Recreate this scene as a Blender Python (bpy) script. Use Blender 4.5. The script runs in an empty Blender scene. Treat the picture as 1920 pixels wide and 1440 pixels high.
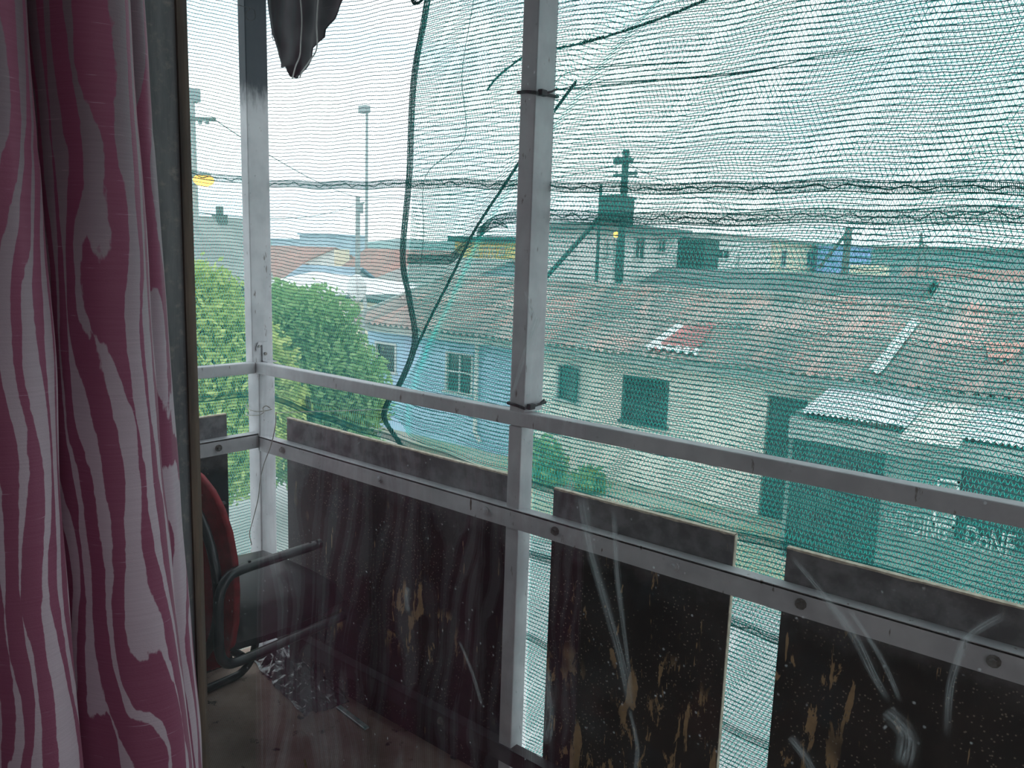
import bpy, math, random
import numpy as np
from mathutils import Vector, Matrix, noise as mnoise
random.seed(7); rng = np.random.default_rng(7)
S = bpy.context.scene; COL = S.collection

# ------------------------------------------------------------------ camera
FPX, PITCH, ROLL, YAW, EYE = 1490.99, 0.1588556, -0.0331240, 0.6798545, 1.5
_f = np.array([-math.sin(YAW)*math.cos(PITCH), math.cos(YAW)*math.cos(PITCH), -math.sin(PITCH)])
_r = np.array([math.cos(YAW), math.sin(YAW), 0.0]); _d = np.cross(_f, _r)
_c, _s = math.cos(ROLL), math.sin(ROLL)
R_ = _c*_r + _s*_d; D_ = -_s*_r + _c*_d
cd = bpy.data.cameras.new('camera'); cam = bpy.data.objects.new('camera', cd); COL.objects.link(cam)
cd.sensor_fit = 'HORIZONTAL'; cd.sensor_width = 36.0; cd.lens = FPX*36/1920; cd.clip_start = 0.02; cd.clip_end = 3000
cam.matrix_world = Matrix(((R_[0], -D_[0], -_f[0], 0), (R_[1], -D_[1], -_f[1], 0), (R_[2], -D_[2], -_f[2], EYE), (0, 0, 0, 1)))
S.camera = cam
def _ray(x, y): return R_*(x-960)/FPX + D_*(y-720)/FPX + _f
def W(x, y, Y):                      # the point of the plane at depth Y that the survey pixel sees
    d = _ray(x, y); k = Y/d[1]; return (d[0]*k, Y, EYE+d[2]*k)
def WX(x, y, X):
    d = _ray(x, y); k = X/d[0]; return (X, d[1]*k, EYE+d[2]*k)
def WZ(x, y, Z):
    d = _ray(x, y); k = (Z-EYE)/d[2]; return (d[0]*k, d[1]*k, Z)

# ------------------------------------------------------------------ world and exposure
S.view_settings.view_transform = 'Standard'; S.view_settings.look = 'None'
S.view_settings.exposure = 0.66; S.view_settings.gamma = 1.0; S.view_settings.use_curve_mapping = False
wd = bpy.data.worlds.new('overcast_sky'); S.world = wd; wd.use_nodes = True
nt = wd.node_tree; nt.nodes.clear()
def wn(t, **k):
    n = nt.nodes.new(t)
    for a, b in k.items(): setattr(n, a, b)
    return n
wo = wn('ShaderNodeOutputWorld'); wb = wn('ShaderNodeBackground'); tc = wn('ShaderNodeTexCoord'); mp = wn('ShaderNodeMapping')
mp.inputs['Scale'].default_value = (1.6, 1.6, 5.0); mp.inputs['Location'].default_value = (0.7, 0.2, 0.35)
nz = wn('ShaderNodeTexNoise'); nz.inputs['Scale'].default_value = 2.1; nz.inputs['Detail'].default_value = 5; nz.inputs['Roughness'].default_value = 0.55
cr = wn('ShaderNodeValToRGB'); e = cr.color_ramp.elements
e[0].position = 0.36; e[0].color = (0.74, 0.87, 0.97, 1); e[1].position = 0.60; e[1].color = (1.0, 1.0, 1.0, 1)
m = cr.color_ramp.elements.new(0.47); m.color = (0.91, 0.935, 1.0, 1)
L = nt.links.new
L(tc.outputs['Generated'], mp.inputs[0]); L(mp.outputs[0], nz.inputs[0]); L(nz.outputs[0], cr.inputs[0]); L(cr.outputs[0], wb.inputs[0]); L(wb.outputs[0], wo.inputs[0])
SKY = 1.38
wb.inputs[1].default_value = SKY

# ------------------------------------------------------------------ materials
class NT:
    def __init__(s, name):
        s.m = bpy.data.materials.new(name); s.m.use_nodes = True; s.t = s.m.node_tree; s.t.nodes.clear()
        s.out = s.t.nodes.new('ShaderNodeOutputMaterial')
    def n(s, typ, inp=None, **k):
        q = s.t.nodes.new(typ)
        for a, b in k.items(): setattr(q, a, b)
        for a, b in (inp or {}).items():
            if isinstance(b, bpy.types.NodeSocket): s.t.links.new(b, q.inputs[a])
            else: q.inputs[a].default_value = b
        return q
    def pos(s, scale=(1, 1, 1), src=None):
        if src is None: src = s.n('ShaderNodeNewGeometry').outputs['Position']
        return s.n('ShaderNodeMapping', {0: src, 'Scale': scale}).outputs[0]
    def noise(s, vec, scale, detail=4, rough=.55, dist=0):
        return s.n('ShaderNodeTexNoise', {'Vector': vec, 'Scale': scale, 'Detail': detail, 'Roughness': rough, 'Distortion': dist}).outputs[0]
    def ramp(s, fac, a, b, smooth=True):
        return s.n('ShaderNodeMapRange', {0: fac, 1: a, 2: b, 3: 0.0, 4: 1.0}, interpolation_type='SMOOTHSTEP' if smooth else 'LINEAR').outputs[0]
    def mix(s, fac, a, b):
        q = s.t.nodes.new('ShaderNodeMix'); q.data_type = 'RGBA'
        for sock, v in ((q.inputs[0], fac), (q.inputs[6], a), (q.inputs[7], b)):
            if isinstance(v, bpy.types.NodeSocket): s.t.links.new(v, sock)
            else: sock.default_value = (*v, 1) if isinstance(v, tuple) and len(v) == 3 else v
        return q.outputs[2]
    def math(s, op, a, b=0.0):
        q = s.t.nodes.new('ShaderNodeMath'); q.operation = op
        for k, v in enumerate((a, b)):
            if isinstance(v, bpy.types.NodeSocket): s.t.links.new(v, q.inputs[k])
            else: q.inputs[k].default_value = v
        return q.outputs[0]
    def sep(s, v): return s.n('ShaderNodeSeparateXYZ', {0: v}).outputs
    def done(s, shader): s.t.links.new(shader, s.out.inputs[0]); return s.m
    def bsdf(s, col, rough=.7, metal=0.0, bump=None, bstr=.3, bdist=.01, spec=.4):
        q = s.n('ShaderNodeBsdfPrincipled')
        for nm, v in (('Base Color', col), ('Roughness', rough), ('Metallic', metal), ('Specular IOR Level', spec)):
            if isinstance(v, bpy.types.NodeSocket): s.t.links.new(v, q.inputs[nm])
            else: q.inputs[nm].default_value = (*v, 1) if isinstance(v, tuple) and len(v) == 3 else v
        if bump is not None:
            b = s.n('ShaderNodeBump', {'Height': bump, 'Strength': bstr, 'Distance': bdist}); s.t.links.new(b.outputs[0], q.inputs['Normal'])
        return q.outputs[0]

def plain(name, c, c2=None, scale=3, rough=.75, metal=0., stretch=(1, 1, 1), lo=.35, hi=.65, bump=0.0, rnd=0.0, spec=.4):
    t = NT(name)
    if c2 is None: c2 = tuple(v*.8 for v in c)
    v = t.pos(stretch); f = t.noise(v, scale, 6, .6)
    col = t.mix(t.ramp(f, lo, hi), c2, c)
    if rnd:
        oi = t.n('ShaderNodeObjectInfo'); k = t.math('MULTIPLY_ADD', oi.outputs['Random'], rnd)
        t.t.nodes[-1].inputs[2].default_value = 1-rnd/2
        col = t.n('ShaderNodeVectorMath', {0: col, 1: t.n('ShaderNodeCombineXYZ', {0: k, 1: k, 2: k}).outputs[0]}, operation='MULTIPLY').outputs[0]
    return t.done(t.bsdf(col, rough, metal, f if bump else None, bump, .01, spec))

M = {}
def paint_mat(name, dark_top=False):
    t = NT(name); v = t.pos()
    f = t.noise(v, 9, 6, .6); g = t.noise(t.pos((1, 1, .25)), 55, 4, .6)
    col = t.mix(t.ramp(f, .3, .7), (.50, .50, .53), (.66, .655, .68))
    col = t.mix(t.ramp(g, .66, .72), col, (.22, .19, .18))
    chips = t.ramp(t.noise(t.pos((1, 1, .35)), 26, 3, .5), .735, .76)
    col = t.mix(chips, col, (.10, .055, .035))
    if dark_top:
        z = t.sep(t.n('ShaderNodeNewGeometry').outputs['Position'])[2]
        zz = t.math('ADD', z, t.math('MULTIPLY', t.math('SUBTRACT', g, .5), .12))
        col = t.mix(t.ramp(zz, 1.99, 2.09), col, (.035, .045, .06))  # post colour darkens towards the top
    return t.done(t.bsdf(col, .55, 0., g, .15, .004))
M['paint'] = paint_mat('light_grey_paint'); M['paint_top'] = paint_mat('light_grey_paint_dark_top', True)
M['dark_rail'] = plain('dark_stained_rail', (.055, .05, .055), (.03, .026, .028), 9, .6)
M['steel'] = plain('bare_steel', (.36, .35, .34), (.2, .18, .17), 40, .4, .7)

def panel_mat():
    t = NT('stained_plywood'); P = t.n('ShaderNodeNewGeometry').outputs['Position']; z = t.sep(P)[2]
    big = t.noise(P, 4.5, 5, .6); oi = t.n('ShaderNodeObjectInfo').outputs['Random']
    sh = t.n('ShaderNodeVectorMath', {0: P, 1: t.n('ShaderNodeCombineXYZ', {0: t.math('MULTIPLY', oi, 7.3), 2: t.math('MULTIPLY', oi, 3.1)}).outputs[0]}, operation='ADD').outputs[0]
    base = t.mix(t.ramp(t.noise(sh, 6, 5), .38, .62), (.010, .009, .010), (.026, .019, .018))
    base = t.mix(t.math('MULTIPLY', t.ramp(t.noise(sh, 3.3, 4), .52, .68), .8), base, (.022, .036, .048))
    base = t.mix(t.math('MULTIPLY', t.ramp(t.noise(sh, 4.1, 4), .58, .7), .6), base, (.06, .022, .02))
    # worn-through pale wood, long upright chips
    lowz = t.ramp(z, .78, .35)
    chips = t.noise(t.pos((1, 1, .24), sh), 27, 5, .65, .5)
    mask = t.ramp(t.math('ADD', chips, t.math('MULTIPLY', lowz, .10)), .650, .675)
    xw = t.ramp(t.sep(P)[0], -1.9, -1.0); mask = t.math('MULTIPLY', mask, t.ramp(t.math('ADD', t.noise(sh, 3.0, 2), t.math('MULTIPLY', xw, .13)), .52, .62))
    thin = t.ramp(t.noise(t.pos((1, 1, .12), sh), 60, 3, .5), .715, .74)
    base = t.mix(t.math('MAXIMUM', mask, thin), base, t.mix(t.noise(sh, 40, 3), (.28, .17, .085), (.62, .42, .22)))
    vo = t.n('ShaderNodeTexVoronoi', {'Vector': sh, 'Scale': 95}); dots = t.ramp(vo.outputs['Distance'], .24, .14)
    dots = t.math('MULTIPLY', dots, t.ramp(t.noise(sh, 5, 3), .42, .56))
    base = t.mix(t.math('MULTIPLY', dots, .9), base, (.30, .25, .20))
    # grey overspray along the top, where the rail was painted
    edge = t.math('ADD', z, t.math('MULTIPLY', t.math('SUBTRACT', t.noise(sh, 14, 5), .5), .12))
    spray = t.math('MULTIPLY', t.ramp(edge, .66, .775), .85)
    base = t.mix(spray, base, t.mix(t.ramp(t.noise(sh, 22, 5), .35, .65), (.14, .135, .145), (.27, .26, .275)))
    return t.done(t.bsdf(base, .5, 0., chips, .35, .004))
M['panel'] = panel_mat()
M['ply_edge'] = plain('plywood_edge', (.80, .72, .58), (.55, .47, .37), 60, .8)

def curtain_mat():
    t = NT('zebra_jacquard_cloth'); uv = t.n('ShaderNodeUVMap').outputs[0]
    warp = t.noise(t.pos((18, 4.0, 1), uv), 1.0, 3, .5)
    w2 = t.noise(t.pos((3.2, .9, 1), uv), 1.0, 2.0, .45, .3); w3 = t.noise(t.pos((11, 2.6, 1), uv), 1.0, 1.5, .4)
    band = t.math('FRACT', t.math('ADD', t.math('ADD', t.math('MULTIPLY', w2, 7.0), t.math('MULTIPLY', w3, 4.2)), t.math('MULTIPLY', t.sep(uv)[0], 33.0)))
    tri = t.math('ABSOLUTE', t.math('SUBTRACT', band, .5))
    jag = t.math('MULTIPLY', t.math('SUBTRACT', t.noise(t.pos((160, 60, 1), uv), 1, 2), .5), .12)
    thr = t.math('ADD', t.math('ADD', tri, jag), t.math('MULTIPLY', t.math('SUBTRACT', warp, .5), 1.15))
    msk = t.ramp(thr, .265, .30)
    slub = t.noise(t.pos((14, 420, 1), uv), 1, 3, .6); weave = t.noise(t.pos((380, 700, 1), uv), 1, 2)
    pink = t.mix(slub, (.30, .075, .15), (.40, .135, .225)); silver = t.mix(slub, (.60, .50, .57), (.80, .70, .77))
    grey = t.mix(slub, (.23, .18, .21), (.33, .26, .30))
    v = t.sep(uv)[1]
    silver = t.mix(t.ramp(v, 1.15, 1.75), silver, grey)  # upper stripes greyer: the cloth's sheen put into the colour
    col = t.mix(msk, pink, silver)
    col = t.mix(t.ramp(slub, .68, .74), col, (.70, .52, .62))
    b = t.n('ShaderNodeBump', {'Height': t.math('ADD', slub, weave), 'Strength': .25, 'Distance': .002}).outputs[0]
    df = t.n('ShaderNodeBsdfPrincipled', {'Base Color': col, 'Roughness': .55, 'Normal': b, 'Sheen Weight': .35, 'Sheen Roughness': .4})
    tr = t.n('ShaderNodeBsdfTranslucent', {'Color': col})
    return t.done(t.n('ShaderNodeMixShader', {0: .34, 1: df.outputs[0], 2: tr.outputs[0]}).outputs[0])
M['curtain'] = curtain_mat()

def glass_mat():
    t = NT('window_glass'); P = t.n('ShaderNodeNewGeometry').outputs['Position']
    fc = t.n('ShaderNodeLayerWeight', {'Blend': .5}).outputs['Facing']
    R = t.math('ADD', t.math('MULTIPLY', t.math('POWER', fc, 5.0), .95), .055)
    tr = t.n('ShaderNodeBsdfTransparent', {'Color': (.985, .995, .99, 1)}); gl = t.n('ShaderNodeBsdfGlossy', {'Roughness': 0.0, 'Color': (1, 1, 1, 1)})
    base = t.n('ShaderNodeMixShader', {0: R, 1: tr.outputs[0], 2: gl.outputs[0]}).outputs[0]
    vo = t.n('ShaderNodeTexVoronoi', {'Vector': P, 'Scale': 95}); sp = t.ramp(vo.outputs['Distance'], .17, .06)
    sp = t.math('MULTIPLY', sp, t.ramp(t.noise(P, 30, 2), .52, .62))
    film = t.math('MULTIPLY', t.ramp(t.noise(P, 7, 5, .6), .45, .85), .03)
    dirt = t.math('ADD', t.math('MULTIPLY', sp, .30), t.math('ADD', film, .004))
    d1 = t.n('ShaderNodeBsdfDiffuse', {'Color': (.7, .72, .75, 1)}); d2 = t.n('ShaderNodeBsdfTranslucent', {'Color': (.7, .72, .75, 1)})
    dd = t.n('ShaderNodeMixShader', {0: .6, 1: d1.outputs[0], 2: d2.outputs[0]}).outputs[0]
    return t.done(t.n('ShaderNodeMixShader', {0: dirt, 1: base, 2: dd}).outputs[0])
M['glass'] = glass_mat()
def smear_mat():
    t = NT('dried_smear'); uv = t.n('ShaderNodeUVMap').outputs[0]; s = t.sep(uv)
    a = t.math('ABSOLUTE', t.math('SUBTRACT', s[0], .5)); soft = t.ramp(a, .5, .05)
    ends = t.math('MULTIPLY', t.ramp(s[1], 0, .12), t.ramp(s[1], 1, .75))
    streak = t.ramp(t.noise(t.pos((5, 1.3, 1), uv), 1.6, 4, .6), .25, .75)
    al = t.math('MULTIPLY', t.math('MULTIPLY', soft, ends), t.math('MULTIPLY', streak, .42))
    tr = t.n('ShaderNodeBsdfTransparent'); d1 = t.n('ShaderNodeBsdfDiffuse', {'Color': (.62, .68, .70, 1)}); d2 = t.n('ShaderNodeBsdfTranslucent', {'Color': (.62, .68, .70, 1)})
    dd = t.n('ShaderNodeMixShader', {0: .6, 1: d1.outputs[0], 2: d2.outputs[0]}).outputs[0]
    return t.done(t.n('ShaderNodeMixShader', {0: al, 1: tr.outputs[0], 2: dd}).outputs[0])
M['smear'] = smear_mat()
def yarn(name, c, tl=.5):
    t = NT(name); d = t.n('ShaderNodeBsdfDiffuse', {'Color': (*c, 1)}); q = t.n('ShaderNodeBsdfTranslucent', {'Color': (*c, 1)})
    return t.done(t.n('ShaderNodeMixShader', {0: tl, 1: d.outputs[0], 2: q.outputs[0]}).outputs[0])
M['yarn_row'] = yarn('dark_green_yarn', (.02, .22, .21), .45)
M['yarn_loop'] = yarn('teal_yarn', (.0, .95, .78), .85)
M['yarn_row_pale'] = yarn('pale_grey_green_yarn', (.05, .15, .17), .4)
M['yarn_loop_pale'] = yarn('pale_teal_yarn', (.14, .80, .70), .75)
M['yarn_band'] = yarn('band_yarn', (.02, .38, .36), .6)
M['cord'] = yarn('dark_green_cord', (.012, .20, .185), .4)
def jamb_mat():
    t = NT('weathered_timber'); v = t.pos((6, 6, .7)); f = t.noise(v, 3.2, 7, .65); g = t.noise(t.pos((1, 1, 1)), 60, 5, .7)
    col = t.mix(t.ramp(f, .3, .7), (.10, .115, .12), (.22, .235, .235)); col = t.mix(t.ramp(g, .5, .8), col, (.30, .29, .26))
    return t.done(t.bsdf(col, .85, 0, f, .4, .006))
M['jamb'] = jamb_mat()
M['bead'] = plain('worn_brown_timber', (.15, .11, .08), (.045, .038, .034), 22, .8, stretch=(1, 1, .1), bump=.4)
M['outer_wall'] = plain('dark_outer_wall', (.10, .10, .10), (.07, .07, .07), 3)
M['room_wall'] = plain('room_wall_paint', (.55, .50, .50), (.48, .44, .44), 2); M['room_floor'] = plain('room_floor_boards', (.25, .2, .17), None, 3)
def floor_mat():
    t = NT('stained_mat_floor'); P = t.n('ShaderNodeNewGeometry').outputs['Position']
    col = t.mix(t.ramp(t.noise(P, 5, 6), .3, .7), (.34, .235, .19), (.56, .42, .35))
    col = t.mix(t.ramp(t.noise(P, 17, 5, .6), .60, .70), col, (.05, .038, .035))
    wv = t.n('ShaderNodeTexChecker', {'Vector': P, 'Scale': 220, 'Color1': (1, 1, 1, 1), 'Color2': (.72, .72, .72, 1)}).outputs[0]
    col = t.n('ShaderNodeVectorMath', {0: col, 1: wv}, operation='MULTIPLY').outputs[0]
    return t.done(t.bsdf(col, .8, 0, t.noise(P, 150, 3), .3, .003))
M['bfloor'] = floor_mat()
M['slab'] = plain('slab_concrete', (.35, .34, .33), None, 4)
M['road'] = plain('pale_asphalt', (.50, .49, .49), (.38, .37, .37), .7, .9)
M['kerb'] = plain('kerb_concrete', (.62, .61, .58), None, 2)
M['verge'] = plain('dry_verge', (.32, .34, .22), (.42, .40, .34), .9, .95)
M['cream'] = plain('cream_plaster', (.86, .84, .77), (.78, .75, .68), .9, .9)
M['blue'] = plain('pale_blue_plaster', (.44, .62, .80), (.38, .55, .72), .9, .9)
M['white'] = plain('white_plaster', (.80, .80, .78), (.68, .68, .66), 1.2, .9)
M['green_wall'] = plain('grey_green_plaster', (.20, .27, .25), (.15, .20, .19), 1.1, .9)
M['dark'] = plain('interior_shade', (.018, .024, .026), None, 3, .8)
M['door'] = plain('dark_green_door', (.030, .085, .080), (.02, .05, .05), 3, .6)
M['pane'] = plain('dark_pane', (.02, .03, .035), None, 2, .12, spec=.6)
M['fascia'] = plain('pale_fascia', (.42, .46, .44), None, 2)
M['winframe'] = plain('white_frame', (.62, .64, .63), None, 3)
M['letter'] = plain('white_lettering', (.72, .76, .74), (.6, .64, .62), 10); M['letter_in'] = plain('dull_letter_fill', (.20, .28, .26), None, 9)
def roof_mat():
    t = NT('weathered_roof_sheet'); P = t.n('ShaderNodeNewGeometry').outputs['Position']; r = t.n('ShaderNodeObjectInfo').outputs['Random']
    sl = t.pos((1, .35, .35), P)
    col = t.mix(t.ramp(t.noise(sl, 1.3, 5), .35, .65), (.27, .25, .235), (.43, .345, .315))
    col = t.mix(t.ramp(t.noise(sl, 2.6, 5), .52, .66), col, (.48, .31, .275))
    col = t.mix(t.ramp(t.noise(t.pos((1.6, .25, .25), P), 3.5, 4), .62, .72), col, (.52, .46, .43))
    k = t.math('ADD', t.math('MULTIPLY', r, .45), .78)
    col = t.n('ShaderNodeVectorMath', {0: col, 1: t.n('ShaderNodeCombineXYZ', {0: k, 1: k, 2: k}).outputs[0]}, operation='MULTIPLY').outputs[0]
    return t.done(t.bsdf(col, .85))
M['roof'] = roof_mat()
M['roof_red'] = plain('red_painted_sheet', (.48, .17, .17), (.38, .14, .14), 3, .8); M['roof_white'] = plain('white_sealing_strip', (.80, .80, .80), None, 3)
M['roof_pink'] = plain('faded_pink_sheet', (.58, .30, .25), None, 3)
M['zinc'] = plain('bright_zinc_sheet', (.80, .81, .84), (.66, .68, .72), 1.3, .55); M['newzinc'] = plain('cream_zinc_sheet', (.86, .82, .78), None, 1, .55)
M['rooftile_red'] = plain('faded_red_roofing', (.40, .23, .20), (.30, .20, .18), 1.2, .9)
M['roof_grey'] = plain('grey_roofing', (.36, .36, .34), (.28, .28, .27), 1.0, .9)
M['roof_dark'] = plain('dark_grey_roofing', (.17, .19, .19), (.13, .14, .14), .8, .9)
M['roof_blue'] = plain('blue_grey_roofing', (.30, .38, .46), None, .8, .8)
M['yellow'] = plain('yellow_plaster', (.76, .62, .22), None, 1)
M['paleyellow'] = plain('pale_yellow_plaster', (.85, .78, .60), None, 1)
M['haze'] = plain('hazed_distant_wall', (.42, .52, .58), (.36, .46, .52), .3); M['hill'] = plain('distant_hillside', (.20, .30, .30), (.28, .36, .36), .03, .95)  # distance haze put into the pale blue of the far walls
M['bright_blue'] = plain('blue_painted_wall', (.25, .42, .75), None, 2)
M['pole'] = plain('weathered_pole', (.15, .16, .15), None, 5); M['pole_pale'] = plain('pale_pole', (.42, .44, .44), None, 5)
M['metal_grey'] = plain('galvanised_grey', (.33, .36, .37), None, 4, .5)
M['wire'] = plain('black_cable', (.03, .035, .04), None, 5); M['dish'] = plain('white_dish', (.82, .82, .82), None, 3, .5)
M['black_plastic'] = plain('black_plastic', (.012, .012, .014), (.022, .022, .026), 12, .42); M['black_tube'] = plain('black_enamel_tube', (.015, .018, .022), (.028, .032, .036), 25, .32, spec=.6)
M['red_cloth'] = plain('red_upholstery', (.30, .018, .030), (.20, .012, .020), 30, .7, bump=.2); M['hole'] = plain('screw_hole', (.004, .004, .004))
M['bag'] = plain('dark_film_plastic', (.055, .055, .065), (.03, .03, .036), 18, .22, spec=.7)
M['tie'] = plain('black_cable_tie', (.012, .02, .022), None, 9, .45)
M['binding'] = plain('galvanised_wire', (.55, .54, .50), (.35, .33, .3), 40, .5); M['string'] = plain('white_string', (.72, .72, .70), None, 40)
M['sheet_under'] = plain('dark_weathered_sheet', (.018, .022, .027), (.035, .038, .042), 14, .7); M['leaf_dry'] = plain('dry_leaf', (.32, .25, .06), (.16, .17, .05), 60)
M['bark'] = plain('bark', (.12, .10, .08), None, 8)
def leaf_mat(name, a, b):
    t = NT(name); P = t.n('ShaderNodeNewGeometry'); f = t.noise(P.outputs['Position'], 1.6, 4); r = P.outputs['Random Per Island']
    col = t.mix(t.math('ADD', t.math('MULTIPLY', r, .6), t.math('MULTIPLY', f, .5)), a, b)
    d = t.n('ShaderNodeBsdfDiffuse', {'Color': col}); q = t.n('ShaderNodeBsdfTranslucent', {'Color': col})
    return t.done(t.n('ShaderNodeMixShader', {0: .45, 1: d.outputs[0], 2: q.outputs[0]}).outputs[0])
M['leaf'] = leaf_mat('tree_leaf', (.22, .34, .06), (.66, .72, .28)); M['leaf2'] = leaf_mat('shrub_leaf', (.12, .28, .10), (.42, .58, .26))
def emit(name, c, s):
    t = NT(name); return t.done(t.n('ShaderNodeEmission', {'Color': (*c, 1), 'Strength': s}).outputs[0])
M['lamp'] = emit('sodium_lamp_glow', (1, .50, .09), 2.6)
M['glint'] = plain('clear_strip', (.55, .62, .62), (.2, .4, .38), 30, .12, spec=.8)

# ------------------------------------------------------------------ mesh helpers
class MB:
    def __init__(s): s.v = []; s.f = []; s.uv = None
    def add(s, vs, fs):
        o = len(s.v); s.v += [tuple(v) for v in vs]; s.f += [tuple(i+o for i in f) for f in fs]; return s
    def box(s, x0, x1, y0, y1, z0, z1):
        vs = [(x, y, z) for x in (x0, x1) for y in (y0, y1) for z in (z0, z1)]
        return s.add(vs, [(0, 1, 3, 2), (4, 6, 7, 5), (0, 4, 5, 1), (2, 3, 7, 6), (0, 2, 6, 4), (1, 5, 7, 3)])
    def beam(s, a, b, w, h, up=(0, 0, 1)):
        a, b, up = Vector(a), Vector(b), Vector(up); d = (b-a).normalized(); x = d.cross(up)
        x = x.normalized() if x.length > 1e-6 else Vector((1, 0, 0)); y = x.cross(d)
        vs = [p+x*sx*w/2+y*sy*h/2 for p in (a, b) for sx, sy in ((-1, -1), (1, -1), (1, 1), (-1, 1))]
        return s.add(vs, [(0, 1, 2, 3), (7, 6, 5, 4), (0, 4, 5, 1), (1, 5, 6, 2), (2, 6, 7, 3), (3, 7, 4, 0)])
    def tube(s, pts, r, n=8, cap=True):
        pts = [Vector(p) for p in pts]; rs = r if isinstance(r, (list, tuple)) else [r]*len(pts); vs = []; fs = []; ref = None
        for i, p in enumerate(pts):
            d = (pts[min(i+1, len(pts)-1)]-pts[max(i-1, 0)]).normalized()
            if ref is None: ref = Vector((0, 0, 1)) if abs(d.z) < .9 else Vector((1, 0, 0))
            x = (ref-d*ref.dot(d)).normalized(); ref = x; y = d.cross(x)
            vs += [p+(x*math.cos(2*math.pi*k/n)+y*math.sin(2*math.pi*k/n))*rs[i] for k in range(n)]
        for i in range(len(pts)-1):
            for k in range(n): fs.append((i*n+k, i*n+(k+1) % n, (i+1)*n+(k+1) % n, (i+1)*n+k))
        if cap: fs.append(tuple(range(n))[::-1]); fs.append(tuple((len(pts)-1)*n+k for k in range(n)))
        return s.add(vs, fs)
    def grid(s, P, closed=False):
        nr, nc = len(P), len(P[0]); return s.add([p for row in P for p in row],
            [(i*nc+j, i*nc+j+1, (i+1)*nc+j+1, (i+1)*nc+j) for i in range(nr-1) for j in range(nc-1)])
    def prism(s, poly, d):
        n = len(poly); a = [Vector(p) for p in poly]; d = Vector(d); vs = a+[p+d for p in a]
        return s.add(vs, [tuple(range(n))[::-1], tuple(range(n, 2*n))]+[(i, (i+1) % n, n+(i+1) % n, n+i) for i in range(n)])
    def ball(s, c, r, n=10, sq=(1, 1, 1)):
        P = [[(c[0]+r*sq[0]*math.sin(math.pi*i/n)*math.cos(2*math.pi*j/(2*n)), c[1]+r*sq[1]*math.sin(math.pi*i/n)*math.sin(2*math.pi*j/(2*n)), c[2]+r*sq[2]*math.cos(math.pi*i/n)) for j in range(2*n+1)] for i in range(n+1)]
        return s.grid(P)
    def build(s, name, mat, parent=None, smooth=False, bevel=0, label=None, kind=None, uv=None, solid=0):
        me = bpy.data.meshes.new(name); me.from_pydata(s.v, [], s.f); me.validate(); me.materials.append(mat)
        if uv is not None:
            ul = me.uv_layers.new(name='UVMap'); li = np.empty(len(me.loops), dtype=np.int32); me.loops.foreach_get('vertex_index', li)
            ul.data.foreach_set('uv', np.asarray(uv, dtype=np.float32)[li].ravel())
        if smooth: me.polygons.foreach_set('use_smooth', [True]*len(me.polygons))
        o = bpy.data.objects.new(name, me); COL.objects.link(o)
        if bevel:
            b = o.modifiers.new('edge', 'BEVEL'); b.width = bevel; b.segments = 2; b.limit_method = 'ANGLE'
        if solid:
            q = o.modifiers.new('thick', 'SOLIDIFY'); q.thickness = solid; q.offset = 0
        if parent is not None: par(o, parent)
        if label: o['label'] = label
        if kind: o['kind'] = kind
        return o
def wloc(p):
    v = Vector(p.location)
    while p.parent is not None and p.type == 'EMPTY': p = p.parent
    return v
def par(o, p):
    o.parent = p
    q = p
    while q.parent is not None: q = q.parent
    o.matrix_parent_inverse = Matrix.Translation(-q.location) if p is q else Matrix.Identity(4)
def thing(name, loc, label, cat, group=None, kind=None):
    o = bpy.data.objects.new(name, None); COL.objects.link(o); o.location = loc; o.empty_display_size = .1
    tag(o, label, cat, group, kind); return o
def tag(o, label=None, cat=None, group=None, kind=None):
    if label: o['label'] = label
    if cat: o['category'] = cat
    if group: o['group'] = group
    if kind: o['kind'] = kind
    return o
def spline(pts, n=6):
    P = [Vector(p) for p in pts]; out = []
    for i in range(len(P)-1):
        a, b, c, d = P[max(i-1, 0)], P[i], P[i+1], P[min(i+2, len(P)-1)]
        for k in range(n):
            t = k/n; out.append(.5*((2*b)+(c-a)*t+(2*a-5*b+4*c-d)*t*t+(3*b-a-3*c+d)*t**3))
    return out+[P[-1]]
def fast_quads(name, V, Q, mat, parent, kind='stuff'):
    me = bpy.data.meshes.new(name); V = np.asarray(V, dtype=np.float32); Q = np.asarray(Q, dtype=np.int32)
    me.vertices.add(len(V)); me.vertices.foreach_set('co', V.ravel()); me.loops.add(Q.size); me.loops.foreach_set('vertex_index', Q.ravel())
    me.polygons.add(len(Q)); me.polygons.foreach_set('loop_start', np.arange(0, Q.size, 4, dtype=np.int32))
    me.update(calc_edges=True); me.materials.append(mat)
    o = bpy.data.objects.new(name, me); COL.objects.link(o)
    if parent is not None: par(o, parent)
    if kind: o['kind'] = kind
    return o

# ================================================================== SETTING: room, window, balcony floor
GY = 0.64                                   # plane of the glass
XJ = -1.165                                 # inner face of the timber jamb
def struct(name, mb, mat, **k): o = mb.build(name, mat, **k); o['kind'] = 'structure'; return o
struct('floor', MB().box(-2.2, 2.6, -3.2, .66, -.2, 0), M['room_floor'])
struct('ceiling', MB().box(-2.3, 2.7, -3.3, .66, 2.62, 2.75), M['room_wall'])
struct('wall_back', MB().box(-2.3, 2.7, -3.3, -3.2, 0, 2.62), M['room_wall'])
struct('wall_left', MB().box(-2.3, -2.2, -3.2, .5, 0, 2.62), M['room_wall'])
struct('wall_right', MB().box(2.6, 2.7, -3.2, -2.4, 0, 2.62).box(2.6, 2.7, -2.4, -.7, 0, .6).box(2.6, 2.7, -2.4, -.7, 2.35, 2.62).box(2.6, 2.7, -.7, .5, 0, 2.62), M['room_wall'])  # opening added out of view to let sky light onto the curtain
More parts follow.
